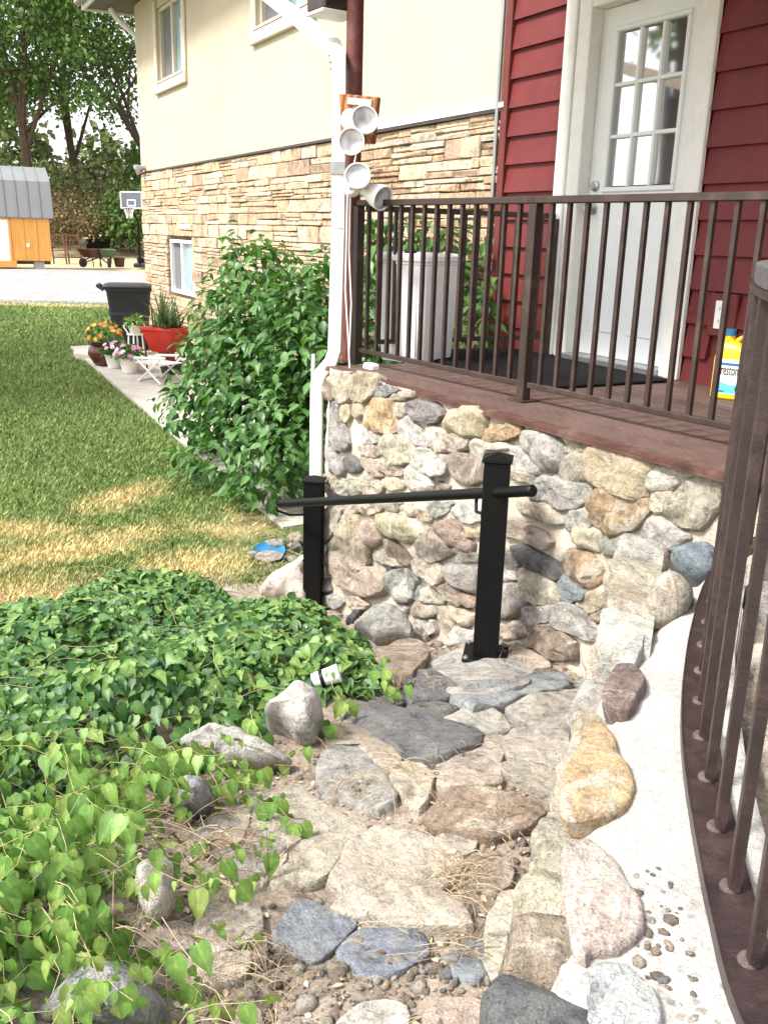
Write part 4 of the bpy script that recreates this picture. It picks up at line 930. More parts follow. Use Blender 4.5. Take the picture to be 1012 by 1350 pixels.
# ------------------------------------------------------------------ low wall with concrete cap at the right
ZC = -.95
gw = bpy.data.objects.new('garden_wall', None); COL.objects.link(gw); gw.location = (.5, 1.8, CZ-1.4)
tag(gw, 'low stone wall with bleached concrete top carrying the curved dark railing', 'stone wall')
def xtop(d): return .262 + .325*(d-1.17)
def xcap(d): return xtop(d) + max(0, d-2.0)*.3
mb = MB(); st = [.3, .5, .7, .85, 1.0, 1.15, 1.3, 1.45, 1.6, 1.8, 2.0, 2.2, 2.35, 2.5, 2.62, 2.74]; V = []
inn = lambda d: float(np.interp(d, [.5, 1.03, 1.31, 1.61, 1.92, 2.09, 2.74, 3.4], [.47, .51, .56, .63, .72, .78, 1.05, 1.4])) + .085
st1 = np.arange(.3, 2.75, .035); ncol = 0
for d in st1:
    x = xtop(d); rj = lambda k_, f=6: (noise.noise(Vector((d*f, k_*2.3, 5))) + .6*noise.noise(Vector((d*f*2.7, k_*2.3, 9))))*.03
    row = [Vector((x-.1+rj(1), d, CZ-1.85)), Vector((x-.07+rj(2), d, CZ-1.35)), Vector((x-.035+rj(3), d, CZ-1.1)), Vector((xcap(d)+.03+rj(4), d, CZ+ZC-.035))]
    x0, x1 = xcap(d)+.055+rj(5)*1.2, inn(d)
    for q in range(12):
        xx_ = x0+(x1-x0)*q/11; row.append(Vector((xx_, d, CZ+ZC-.006*(q == 0) + .004*noise.fractal(Vector((xx_*9, d*9, 2)), 1, 2, 4) - .012*max(0, 1-q/3)*max(0, noise.noise(Vector((d*4, 7, 1)))+.3))))
    row += [Vector((x1+.01, d, CZ-1.7))]; m_ = len(row); V += row
fs, ff = [], []
for i in range(len(st1)-1):
    for k_ in range(m_-1): (ff if k_ < 3 else fs).append((i*m_+k_, (i+1)*m_+k_, (i+1)*m_+k_+1, i*m_+k_+1))
fs += [tuple(range(m_)), tuple(range((len(st1)-1)*m_, len(st1)*m_))[::-1]]
mb.add(V, fs); mb.build('concrete_core', M['cap'], gw, 'full'); mb = MB(); mb.add(V, ff); mb.build('face_mortar', M['mortar'], gw, 'full')
CAPP = True
def oncap(px_, py_, z=ZC): return at_z(px_, py_, CZ+z)
capst = '''Q lgrey .02 490,170 590,0 650,0 640,80 600,180 560,178
Q red .03 400,380 490,180 560,178 650,225 655,290 570,445 500,440
Q orange .014 190,900 200,750 290,600 320,490 370,455 430,480 500,560 510,640 570,700 600,840 560,930 440,980 260,1010 210,980
I pink .02 375,150 500,110 620,180 680,280 800,480 800,560 720,640 640,690 520,680 500,740 430,700 390,500 380,320
I bluegrey .018 510,770 560,740 700,740 790,830 860,900 880,1100 500,1100'''
caplab = {}
for i, ln in enumerate(capst.split('\n')):
    cr, cn, h, rest = ln.split(' ', 3); pts = [oncap(*q) for q in px(cr, rest)]
    col = {'orange': (.5, .37, .23), 'pink': (.6, .51, .475), 'bluegrey': (.5, .52, .53), 'red': (.25, .19, .175), 'lgrey': (.5, .49, .47)}[cn]
    rock('cap_stone', pts, Vector((-.25, -.2, 1)), float(h), col, i+500, gw, 'rock', flat=True, sink=.12, nr=34, rough=1.2)
p0 = oncap(862, 800); nv = Vector((-.35, -.75, .55)).normalized()
rock('cap_stone', [at_plane(*q, p0, nv) for q in px('F', '520,480 600,270 680,170 760,170 880,270 860,430 740,540 600,580 530,550')], nv, .06, (.4, .36, .3), 511, gw, 'rock', flat=False, sink=.1, nr=30)
p0 = oncap(910, 725, -.9); nv = Vector((-.2, -.55, .8)).normalized()
rock('cap_stone', [at_plane(*q, p0, nv) for q in px('F', '700,70 840,0 1012,0 1040,120 1005,240 900,230 770,170')], nv, .06, (.25, .3, .34), 512, gw, 'slate', flat=False, sink=.05, nr=30)
for i, (d, z_, l, hh, cn) in enumerate([(.82, -1.06, .09, .13, 'dgrey'), (.98, -1.07, .075, .13, 'slate'), (.84, -1.33, .14, .14, 'slate'), (1.11, -1.06, .06, .12, 'brown'), (1.07, -1.32, .1, .14, 'grey'), (1.24, -1.08, .09, .1, 'olive'), (1.22, -1.32, .1, .14, 'slate'), (1.42, -1.12, .1, .13, 'olive'), (1.42, -1.37, .11, .12, 'brown'), (1.62, -1.1, .1, .11, 'cream'), (1.62, -1.34, .1, .12, 'tan'), (1.8, -1.08, .09, .08, 'tan'), (1.82, -1.36, .11, .13, 'olive'), (2.0, -1.12, .12, .1, 'grey'), (1.95, -1.3, .16, .1, 'grey'), (2.25, -1.3, .14, .12, 'tan'), (2.55, -1.32, .15, .11, 'olive'), (2.1, -1.5, .17, .08, 'brown'), (2.45, -1.52, .16, .09, 'grey'), (2.8, -1.35, .14, .13, 'tan'), (2.8, -1.6, .15, .1, 'slate'), (3.08, -1.45, .12, .12, 'grey'), (2.2, -1.1, .15, .09, 'tan'), (2.55, -1.1, .16, .09, 'cream'), (2.85, -1.12, .13, .09, 'grey'), (2.2, -.99, .11, .07, 'lgrey'), (2.42, -1.0, .11, .08, 'tan'), (2.62, -1.0, .1, .08, 'olive'), (2.8, -.98, .1, .08, 'grey')]):
    c = Vector((xtop(d)-.02-.12*max(0, -.95-z_-.1), d, CZ+z_)); t_ = Vector((.325, 1, 0)).normalized()
    r = random.Random(i+5); c = c + Vector((.012, -.005, 0))
    pts = [c + t_*l*1.12*math.copysign(abs(math.cos(a))**.6, math.cos(a))*r.uniform(.85, 1.1) + ZV*hh*1.08*math.copysign(abs(math.sin(a))**.6, math.sin(a))*r.uniform(.85, 1.1) for a in [k_*math.pi/5+.3 for k_ in range(10)]]
    cw = WC.get(cn) or C_[cn]
    rock('side_stone', pts, Vector((-.95, .31, .12)), .035, vary(cw, i), i+550, gw, 'slate' if cn in ('slate', 'dgrey') else 'rock', flat=True, sink=.1, rough=2.2, cut=.1, nr=32)

# curved dark railing on the low wall
rl = thing('railing', (.6, 1.7, CZ+ZC), 'dark brown curved steel railing on the white wall top at the right, nearest the camera', 'railing')
base = [at_z(x, y, CZ+ZC) for x, y in [(1060, 1470), (998, 1335), (968, 1230), (948, 1145), (930, 1055), (921, 990), (919, 940), (921, 890), (928, 838), (944, 778), (975, 728)]]
base.append(base[-1] + Vector((.25, .12, 0))); base.append(base[-1] + Vector((.3, .08, 0)))
def catmull(P, per=6):
    out = []
    for i in range(len(P)-1):
        a, b, c, d = P[max(i-1, 0)], P[i], P[i+1], P[min(i+2, len(P)-1)]
        for k_ in range(per):
            t = k_/per; out.append(.5*((2*b)+(c-a)*t+(2*a-5*b+4*c-d)*t*t+(3*b-a-3*c+d)*t**3))
    return out+[P[-1]]
cv = catmull(base); sidev = lambda P: (lambda i: (lambda t: Vector((-t.y, t.x, 0)).normalized())(P[min(i+1, len(P)-1)]-P[max(i-1, 0)]))
mb = MB(); mb.sweep([p+ZV*.016 for p in cv], sidev(cv), .032, .006); mb.build('bottom_channel', M['darkrail'], rl)
mb = MB()
for sgn in (-1, 1): mb.sweep([p+ZV*.012+sidev(cv)(i)*sgn*.0335 for i, p in enumerate(cv)], sidev(cv), .0015, .012)
mb.build('channel_lip', M['darkrail'], rl)
zt = -.055
mb = MB(); mb.sweep([Vector((p.x+.024, p.y, CZ+zt)) for p in cv], sidev(cv), .02, .017); hr = mb.build('handrail', M['weathered'], rl)
mb = MB(); mb.sweep([Vector((p.x+.01, p.y, CZ+zt-.025)) for p in cv], sidev(cv), .014, .006); mb.build('top_strap', M['darkrail'], rl)
acc = 0; nxt = .06; bme = MB().bbox((0, 0, 0), (.009, 0, 0), (0, .009, 0), (0, 0, (zt-.03-ZC-.022)/2), .002).mesh('baluster', M['darkrail'])
wme = MB().lathe((0, 0, 0), ZV, [(0, .016), (.003, .0155), (.007, .013)], 10).mesh('weld', M['weld'], True)
for i in range(len(cv)-1):
    a, b = cv[i], cv[i+1]; L = (b-a).length
    while nxt < acc+L:
        p = a.lerp(b, (nxt-acc)/L); ang = math.atan2((b-a).y, (b-a).x); z0 = CZ+ZC+.022; z1 = CZ+zt-.03
        o = link('baluster', bme, rl, Matrix.Translation((p.x+.006, p.y, (z0+z1)/2)) @ Matrix.Rotation(ang, 4, 'Z') @ Matrix.Rotation(.014, 4, 'Y'))
        wl = link('weld', wme, o, Matrix.Translation((p.x, p.y, z0)) @ Matrix.Rotation(ang, 4, 'Z') @ Matrix.Diagonal((1, .9, 1, 1)))
        nxt += .152
    acc += L
# patio on the far side of that railing
pt = bpy.data.objects.new('patio', None); COL.objects.link(pt); pt.location = (1.6, 1.8, CZ-1.02); pt['kind'] = 'structure'
mb = MB(); st2 = st + [3.0, 3.4]; V = [Vector((inn(d)+.005, d, CZ-1.06)) for d in st2] + [Vector((4.5, d, CZ-1.06)) for d in st2]; k_ = len(st2)
mb.add(V, [(i, i+1, k_+i+1, k_+i) for i in range(k_-1)]); mb.build('patio_bed', M['soil'], pt)
r = random.Random(8); y = .35; i = 0
while y < 3.2:
    hgt = r.uniform(.32, .5); x = inn(y+hgt/2) + .07
    while x < 3:
        wd = r.uniform(.35, .6)
        q = [Vector((x+a*wd+r.uniform(-.02, .02), y+b*hgt+r.uniform(-.02, .02)+.1*(x-.8), CZ-1.06)) for a, b in ((0, 0), (.5, -.02), (.96, 0), (.97, .5), (.95, .94), (.5, .96), (.02, .95), (-.01, .5))]
        rock('paving_stone', q, ZV, .05, vary(r.choice([(.45, .36, .33), (.38, .36, .36), (.46, .4, .35), (.34, .35, .38)]), i), i+700, pt, 'pinkpaving', sink=.03, nr=24, rough=.5); x += wd; i += 1
    y += hgt

# ------------------------------------------------------------------ stone steps: flagstones laid in the soil
sp = bpy.data.objects.new('stone_steps', None); COL.objects.link(sp); sp.location = (0, 2.2, CZ-1.5); sp['kind'] = 'structure'
FL = '''G dgrey .07 140,110 200,85 290,85 430,110 560,150 680,190 660,235 560,265 440,300 380,290 340,230 260,190 190,160
G tan .05 90,180 180,150 260,200 360,270 355,330 280,310 230,270 200,240 90,240
G grey .045 60,300 100,250 200,245 290,330 350,430 260,480 180,440 80,440 60,370
G cream .045 360,310 430,305 500,360 470,440 430,480 370,420 330,370
G cream .045 515,370 560,300 620,250 690,210 750,200 760,270 740,330 760,380 640,385 540,390
G brown .07 465,500 560,400 660,395 780,420 900,460 915,500 850,550 720,590 600,570 500,550
G olive .07 760,220 800,185 900,175 1012,190 1012,290 980,335 900,305 780,280
G olive .05 745,315 800,290 900,325 980,345 985,400 940,430 850,390 750,340
G grey .06 535,140 620,100 700,90 760,130 795,175 690,200 600,170
P olive .09 666,938 697,921 750,910 793,908 797,925 770,955 740,962 700,958
P bluegrey .1 592,922 625,905 663,896 720,888 745,890 750,905 700,918 664,928 625,933
G dgrey .06 390,95 500,70 600,95 540,135 440,115
P dgrey .08 531,897 545,885 575,884 604,905 594,921 560,925 540,928
P dgrey .05 485,925 515,915 540,925 520,932 490,932
G cream .055 200,600 290,560 400,580 470,600 560,640 600,690 560,760 500,800 540,810 610,850 625,920 560,915 400,910 280,880 180,880 110,850 170,800 110,760 140,700
H cream .045 600,640 680,600 640,540 700,450 780,520 900,600 1012,640 960,720 900,760 840,840 760,880 600,870 590,840 690,720
H grey .05 280,660 350,600 410,590 480,500 640,520 650,640 690,690 590,800 560,850 480,820 380,740
G cream .04 500,600 540,575 660,605 650,640 590,670
G tan .04 600,690 650,655 740,660 800,720 780,770 720,800 640,760
P cream .045 642,1275 640,1225 660,1180 676,1177 700,1183 702,1214 690,1250 672,1285 655,1290
P slateblue .03 358,1235 378,1203 393,1187 415,1190 430,1200 462,1207 469,1220 450,1240 435,1255 415,1268 385,1256 362,1250
J slateblue .03 165,660 230,590 290,545 390,545 480,545 580,540 620,640 600,690 520,730 420,770 370,780 260,745
J slateblue .028 690,680 740,645 830,600 900,590 965,650 920,700 910,760 870,800 760,770 730,740
K pink .035 190,560 240,520 330,505 390,530 395,600 385,640 260,660 200,640
K palecream .045 410,400 440,370 560,390 690,400 725,500 720,550 640,610 500,665 400,640 390,500
K tan .04 330,760 380,680 500,670 640,665 670,720 620,790 560,810 350,800
J white .05 170,1000 280,920 400,895 500,920 530,970 520,1060 400,1100 170,1080
J pink .05 590,960 680,890 800,880 900,910 950,990 940,1080 590,1080
K tan .04 580,990 620,920 720,940 740,1060 580,1060
K tan .03 670,670 750,570 750,700 700,720
P grey .06 565,878 600,858 640,856 690,866 700,884 690,902 640,916 590,908
P pink .05 664,868 682,854 698,857 724,870 726,880 680,884
L brown .1 780,670 850,620 940,600 1012,610 1025,690 950,770 890,790 800,740
P bluegrey .05 757,900 768,892 796,891 800,898 786,907 762,908
P tan .04 232,1285 280,1262 330,1255 318,1290 270,1305
P cream .03 330,1150 352,1100 372,1095 378,1130 350,1165
P tan .035 285,1080 310,1050 330,1075 318,1110 292,1110
P grey .04 700,1110 722,1080 735,1095 728,1140 705,1150
P tan .04 690,1060 722,1050 735,1075 722,1090 700,1082
P cream .035 596,1020 575,1012 600,1000 640,985 655,1000 640,1030'''
C_['slateblue'] = (.33, .37, .425); FC = dict(cream=(.62, .55, .47), tan=(.54, .465, .39), palecream=(.72, .66, .58), olive=(.45, .43, .375), grey=(.45, .43, .4), brown=(.37, .285, .23), dgrey=(.22, .22, .225), bluegrey=(.36, .39, .41), pink=(.55, .45, .39), white=(.72, .69, .65)); FC = {k_: tuple(v_*.96 for v_ in c_) for k_, c_ in FC.items()}
for i, ln in enumerate(FL.split('\n')):
    cr, cn, h, rest = ln.split(' ', 3); P_ = px(cr, rest); h = float(h); pts = [at_t(*q, up=h*.4) - ZV*h*.4 for q in P_]
    c = sum(pts, Vector())/len(pts); e = .12
    nx_ = Vector((terr(c.x-e, c.y)-terr(c.x+e, c.y), terr(c.x, c.y-e)-terr(c.x, c.y+e), 2*e)).normalized(); pts = [c + (p-c)*(1.1 if cn in ('cream', 'tan', 'grey') else 1.05) for p in pts]
    mt = 'slate' if cn in ('slateblue', 'dgrey', 'bluegrey') else 'rock'
    rock('flagstone', pts, nx_, h*.5, vary(FC.get(cn) or C_[cn], i, .08), i+900, sp, mt, flat='slab', sink=.05, nr=40, rough=1.0 if cn != 'bluegrey' else 1.8, cut=.14)

# loose boulders round the steps
def boulder(name, crop, pts, h, col, seed, label, cat='rock', lift=.0, mat='rock', tilt=(0, 0), flat=False, group=None):
    P_ = px(crop, pts); yb = max(p[1] for p in P_); xm = sum(p[0] for p in P_)/len(P_); g0 = at_t(xm, yb) + ZV*(lift+.01); nv = Vector((tilt[0], -.62, .78)).normalized()
    q = [at_plane(*p, g0, nv) for p in P_]
    o = rock(name, q, nv, h*.75, col, seed, None, mat, flat=flat, sink=min(.12, h), nr=36, rough=2.3, dome=.05, cut=.12); return tag(o, label, cat, group)
boulder('boulder', 'H', '185,290 260,230 350,210 450,225 560,270 680,340 680,370 560,390 420,395 330,360 240,320', .12, (.58, .565, .53), 41, 'long flat pale grey rock at the lower edge of the ivy beside the steps', tilt=(0, -.35))
boulder('boulder', 'H', '560,150 640,90 730,20 800,60 830,110 810,190 790,280 720,270 650,190', .17, (.6, .58, .56), 42, 'rounded grey and white rock with leaves trailing over it beside the white cup', tilt=(0, -.4))
boulder('boulder', 'H', '175,520 230,430 320,450 340,520 280,590 190,610', .12, (.42, .42, .45), 43, 'smooth bluish grey rock half hidden under hanging leaves left of the steps', mat='slate')
boulder('boulder', 'K', '110,250 180,190 240,175 300,240 290,400 250,500 190,520 140,460 110,330', .1, (.75, .71, .66), 44, 'white lumpy rock at the edge of the ivy, standing in dry twigs', tilt=(.1, -.2))
boulder('boulder', 'Z', '110,1360 260,1200 400,1120 500,1140 580,1210 640,1290 600,1390', .16, (.46, .47, .48), 45, 'large grey rock in the bottom left corner under the ivy leaves', mat='slate')
boulder('boulder', 'L', '160,350 220,270 300,230 400,215 420,330 400,430 300,400', .14, (.7, .6, .54), 46, 'rough pinkish white rock behind the left black handrail post', tilt=(0, -.4))
boulder('boulder', 'D', '275,890 380,800 470,745 560,760 640,830 690,920 680,985 560,1000 440,1010 380,960', .12, (.42, .415, .4), 47, 'big rounded grey rock with a white vein at the foot of the porch wall', tilt=(-.1, -.3), mat='slate')
boulder('boulder', 'D', '220,870 290,790 370,790 290,890', .08, (.15, .15, .15), 48, 'small dark slab between the ivy and the white veined rock', mat='slate')
boulder('stone', 'L', '190,100 220,90 300,90 300,130 220,135', .06, (.36, .34, .31), 49, 'flat grey stone resting on the rim of the blue saucer', lift=.05)
boulder('stone', 'L', '300,80 340,50 385,60 380,95 330,110', .07, (.5, .38, .3), 50, 'pinkish tan stone behind the blue saucer by the black post')
boulder('stone', 'L', '320,120 370,95 390,150 340,150', .07, (.2, .19, .18), 51, 'dark grey stone between the blue saucer and the black post')
boulder('stone', 'P', '380,706 396,702 404,716 392,722', .06, (.34, .3, .26), 52, 'brown stone beside the downspout foot behind the left black post')

# ------------------------------------------------------------------ black handrail of the steps
hd = thing('handrail', at_t(640, 872), 'black steel handrail on two square posts with pyramid caps beside the stone steps', 'handrail')
R1 = Vector((.452, 3.66, 0)); L1 = Vector((-.405, 5.18, 0)); hdir = (L1-R1).normalized(); hs_ = Vector((-hdir.y, hdir.x, 0))
pdx = Vector((.985, -.17, 0)).normalized(); pdy = Vector((.17, .985, 0)).normalized()
def post(P, z0, z1, hw):
    mb = MB(); mb.bbox(P+ZV*(CZ+(z0+z1)/2), pdx*hw, pdy*hw, ZV*(z1-z0)/2, .004); po = mb.build('post', M['black'], hd)
    c = P+ZV*(CZ+z1); w_ = hw+.008; mb = MB(); mb.bbox(c+ZV*.006, pdx*w_, pdy*w_, ZV*.006, .002); q = [c+ZV*.0125+pdx*a*w_+pdy*b*w_ for a, b in ((-1,-1),(1,-1),(1,1),(-1,1))]; mb.add(q+[c+ZV*.036], [(0,1,4),(1,2,4),(2,3,4),(3,0,4),(3,2,1,0)]); mb.build('post_cap', M['black'], po)
    mb = MB(); mb.bbox(P+ZV*(CZ+z0+.006), pdx*(hw+.042), pdy*(hw+.042), ZV*.006, .002); bpl = mb.build('base_plate', M['black'], po)
    for a in (-1, 1):
        for b in (-1, 1): m2 = MB(); m2.lathe(P+ZV*(CZ+z0+.012)+pdx*a*(hw+.027)+pdy*b*(hw+.027), ZV, [(0, .011), (.006, .011), (.0065, .006), (.013, .006)], 8); m2.build('bolt', M['steel'], po)
zr = terr(R1.x, R1.y)-CZ+.035
post(R1, zr, -.86, .052); post(L1, terr(L1.x, L1.y)-CZ, -1.37, .052)
ra_, rb_ = at_d(700, 647, 3.46), at_d(370, 664, 5.12)
mb = MB(); mb.tube([ra_, rb_], .023, 16); mb.build('rail', M['black'], hd, True)
for e_, dd in ((ra_, ra_-rb_), (rb_, rb_-ra_)):
    mb = MB(); mb.lathe(e_, dd, [(-.004, .0245), (.006, .0245), (.012, .02), (.014, .008)], 14); mb.build('end_cap', M['black'], hd, True)
for P in (R1, L1):
    t_ = min(1, max(0, (P-Vector((ra_.x, ra_.y, 0))).dot(Vector((rb_.x-ra_.x, rb_.y-ra_.y, 0)))/Vector((rb_.x-ra_.x, rb_.y-ra_.y, 0)).length_squared)); on = ra_.lerp(rb_, t_ + (.045 if P is R1 else .05)); root = Vector((P.x, P.y, on.z-.07)) - pdx*.05
    mb = MB(); mb.tube([root, (root+on)/2-ZV*.035-pdx*.012, on-ZV*.04, on-ZV*.018], .0075, 8); mb.build('bracket', M['black'], hd, True)
    mb = MB(); mb.lathe(root, -pdx, [(0, .024), (.005, .022)], 12); mb.build('rosette', M['black'], hd, True)

# ------------------------------------------------------------------ leaves
def leaf_template(kind):
    """points of one leaf, stalk end at the origin, tip along +y, face up +z"""
    if kind == 'heart': o = [(0, 0), (.2, -.05), (.37, .14), (.36, .44), (.17, .8), (0, 1.12)]
    elif kind == 'ovate': o = [(0, 0), (.17, .1), (.3, .36), (.27, .6), (.12, .86), (0, 1.08)]
    else: o = [(0, 0), (.2, .15), (.32, .5), (.15, .85), (0, 1.0)]
    rt = [(x, y, .16*x - .22*max(0, y-.35)**2*1.6 - .05*x*x) for x, y in o]; V = [(0, .02, 0), (0, .38, -.03), (0, .75, -.09), (0, o[-1][1], rt[-1][2])]
    R_ = rt[1:-1]; L_ = [(-x, y, z) for x, y, z in R_]; nR = len(R_)
    V += R_ + L_; Fc = []
    mids = [0, 1, 1, 2][:nR] if nR == 4 else [0, 1, 2]
    for base_, flip in ((4, 0), (4+nR, 1)):
        ring = [base_+i for i in range(nR)]; tri = []
        prev = mids[0]; tri.append((0, ring[0], ring[0])) if False else None
        for i in range(nR-1):
            m0, m1 = mids[i], mids[i+1]; tri.append((m0, ring[i], ring[i+1]))
            if m1 != m0: tri.append((m0, ring[i+1], m1))
        m0 = mids[-1]; 
        if m0 != 2: tri.append((m0, ring[-1], 2))
        tri.append((2, ring[-1], 3))
        Fc += [t[::-1] if flip else t for t in tri]
    return np.array(V, float), np.array(Fc, int)
TPL = {k_: leaf_template(k_) for k_ in ('heart', 'ovate', 'simple')}
def frames(tip, nor):
    t = tip/np.linalg.norm(tip, axis=1, keepdims=True); nn = nor - t*(nor*t).sum(1, keepdims=True); nn /= np.linalg.norm(nn, axis=1, keepdims=True)+1e-9
    return np.cross(t, nn), t, nn
def leaf_cloud(name, pos, tip, nor, size, mat, kind='ovate', curl=None):
    tv, tf = TPL[kind]; x, y, z = frames(tip, nor); m = len(pos); nv = len(tv)
    sz = np.asarray(size)[:, None, None]; cz = np.ones(m) if curl is None else curl
    V = pos[:, None, :] + sz*(tv[None, :, 0, None]*x[:, None] + tv[None, :, 1, None]*y[:, None] + (tv[None, :, 2, None]*cz[:, None, None])*z[:, None])
    Fc = (np.arange(m)[:, None, None]*nv + tf[None]).reshape(-1, 3)
    me = np_mesh(name, V.reshape(-1, 3), Fc, mat, 3, True); at_ = me.attributes.new('midrib', 'FLOAT', 'POINT'); at_.data.foreach_set('value', np.tile((np.arange(nv) < 4).astype(np.float32), m)); return me
def tubes_np(name, paths, radii, mat, parent=None, n_=4):
    mb = MB()
    for p, r_ in zip(paths, radii): mb.tube(p, r_, n_, False)
    me = bpy.data.meshes.new(name); me.from_pydata(mb.v, [], mb.f); me.materials.append(mat); me.polygons.foreach_set('use_smooth', [True]*len(me.polygons)); me.update()
    return link(name, me, parent)
def inpoly(P, x, y):
    c = np.zeros(len(x), bool); j = len(P)-1
    for i in range(len(P)):
        xi, yi = P[i]; xj, yj = P[j]
        hit = ((yi > y) != (yj > y)) & (x < (xj-xi)*(y-yi)/(yj-yi+1e-12)+xi); c ^= hit; j = i
    return c
# ------------------------------------------------------------------ ivy on the bank
def ivy_zone(poly, up, dens):
    W_ = [at_t(*q, up=up) for q in poly]; P = [(p.x, p.y) for p in W_]; xs = [p[0] for p in P]; ys = [p[1] for p in P]
    A = (max(xs)-min(xs))*(max(ys)-min(ys)); m = int(A*dens); x = rng.uniform(min(xs), max(xs), m); y = rng.uniform(min(ys), max(ys), m); k_ = inpoly(P, x, y); return x[k_], y[k_], P
def lump(x, y): return .5 + .5*np.sin(x*6.1+y*3.3+.7)*np.sin(y*5.3-x*2.9+1.1)
def edge_fade(P, x, y):
    d = np.full(len(x), 9.)
    for i in range(len(P)):
        a = np.array(P[i]); b = np.array(P[(i+1) % len(P)]); ab = b-a; t = np.clip(((x-a[0])*ab[0]+(y-a[1])*ab[1])/(ab@ab+1e-9), 0, 1); d = np.minimum(d, np.hypot(x-a[0]-t*ab[0], y-a[1]-t*ab[1]))
    return d
dense = [(-420, 850), (-20, 805), (60, 790), (130, 770), (220, 765), (330, 788), (440, 802), (482, 830), (505, 868), (490, 895), (440, 890), (405, 900), (350, 930), (300, 968), (240, 985), (160, 1010), (60, 1030), (-420, 1080)]
x, y, P = ivy_zone(dense, .1, 2500); d = edge_fade(P, x, y); h = np.clip(d/.22, .15, 1)*(.10 + .13*lump(x, y)); m = len(x)
z = terr_np(x, y) + h*(1-.55*rng.random(m)**2.2) + .012
tip = np.stack([rng.normal(0, .8, m), rng.normal(-.35, .8, m), rng.normal(-.35, .3, m)], 1); nor = np.stack([rng.normal(0, .4, m), rng.normal(-.3, .4, m), np.full(m, 1.)], 1)
front = np.clip((3.1-y)/1.2, 0, 1)                      # towards the steps the shoots hang
tip[:, 2] -= front*rng.random(m)*1.3; nor[:, 1] -= front*.7
sz = rng.uniform(.028, .062, m)
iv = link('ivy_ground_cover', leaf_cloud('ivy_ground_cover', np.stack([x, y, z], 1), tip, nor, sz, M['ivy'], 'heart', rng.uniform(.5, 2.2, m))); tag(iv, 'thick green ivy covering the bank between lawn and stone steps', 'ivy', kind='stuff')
# an under-layer that hides the soil, its darker leaves painting in deep shadow
sparse = [(-420, 1000), (60, 1000), (200, 985), (270, 985), (250, 1030), (185, 1045), (150, 1090), (180, 1150), (150, 1210), (215, 1250), (228, 1300), (195, 1360), (190, 1440), (-420, 1440)]
vines, vrad, lp, lt, ln_, ls = [], [], [], [], [], []
def vine(p, az, steps, st, hang, h0, size, rr, lift=.0, tipup=.0):
    pts = []; x_, y_ = p; h_ = h0
    for i in range(steps):
        pts.append(Vector((x_, y_, terr(x_, y_)+max(.008, h_)))); az += rr.gauss(0, .25); x_ += math.cos(az)*st; y_ += math.sin(az)*st; h_ += rr.gauss(lift, .02); h_ = min(.28, max(.01, h_))
        if i and rr.random() < .92:
            for sgn in (-1, 1):
                if rr.random() < .12: continue
                a2 = az + sgn*rr.uniform(.7, 1.6); 
                lp.append(tuple(pts[-1] + Vector((math.cos(a2)*.01, math.sin(a2)*.01, .004)))); lt.append((math.cos(a2)*(1-hang*.6), math.sin(a2)*(1-hang*.6) - hang*.25, -hang*rr.uniform(.7, 1.3)-.1)); ln_.append((rr.gauss(0, .3), rr.gauss(-.75*hang, .25), .75)); ls.append(size*rr.choice([.45, .6, .8, 1, 1.15, 1.4]))
    vines.append(pts); vrad.append([.0011*(1-.6*i/len(pts)) for i in range(len(pts))])
rr = random.Random(77)
up_, ut_, un_, us_ = [], [], [], []
for zone, dens_ in ((sparse, 1100),):
    x, y, Pz = ivy_zone(zone, .06, dens_); d = edge_fade(Pz, x, y); kk = rng.random(len(x)) < np.clip(d/.25, .1, 1)*np.clip(1.0 - (x+.95)*1.6, .12, 1); x, y = x[kk], y[kk]; m = len(x); z = terr_np(x, y)+.02+.09*rng.random(m)
    for i in range(m): up_.append((x[i], y[i], z[i])); ut_.append((rr.gauss(0, .8), rr.gauss(-.5, .6), rr.gauss(-.5, .4))); un_.append((rr.gauss(0, .4), rr.gauss(-.4, .4), 1)); us_.append(rr.uniform(.026, .05))
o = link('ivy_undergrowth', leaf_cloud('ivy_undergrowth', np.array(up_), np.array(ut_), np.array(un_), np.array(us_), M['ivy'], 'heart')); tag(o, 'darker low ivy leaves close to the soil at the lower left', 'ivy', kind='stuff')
x, y, P2_ = ivy_zone(sparse, .08, 150)
for i in range(len(x)): vine((x[i], y[i]), rr.uniform(-2.2, .6), rr.randint(6, 12), .043, rr.uniform(.5, 1), rr.uniform(.02, .15), .037, rr)
x, y, P3_ = ivy_zone([(-420, 1030), (120, 1030), (110, 1120), (130, 1230), (60, 1380), (-420, 1440)], .08, 170)
for i in range(len(x)): vine((x[i], y[i]), rr.uniform(-2.2, .6), rr.randint(6, 11), .043, rr.uniform(.5, 1), rr.uniform(.05, .2), .04, rr)
for ((a, b), _0, az, nst) in [((250, 960), 0, -.9, 9), ((330, 935), 0, -1.0, 7), ((380, 915), 0, -1.1, 6), ((430, 880), 0, -.9, 7), ((480, 870), 0, -1.3, 6), ((220, 985), 0, -.5, 11), ((180, 1000), 0, -.35, 11), ((160, 1080), 0, -1.1, 10), ((150, 1150), 0, -1.2, 9), ((90, 1180), 0, -.5, 12), ((60, 1270), 0, -.4, 12), ((500, 860), 0, -1.2, 6)]:
    p = at_t(a, b, up=.12); vine((p.x, p.y), az, nst, .042, .85, .12, .042, rr, lift=-.014)
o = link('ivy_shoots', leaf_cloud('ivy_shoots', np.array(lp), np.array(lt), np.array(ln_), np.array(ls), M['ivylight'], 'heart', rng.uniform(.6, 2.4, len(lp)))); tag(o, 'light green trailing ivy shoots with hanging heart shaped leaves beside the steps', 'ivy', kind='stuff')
x, y, _ = ivy_zone(dense, .1, 14)
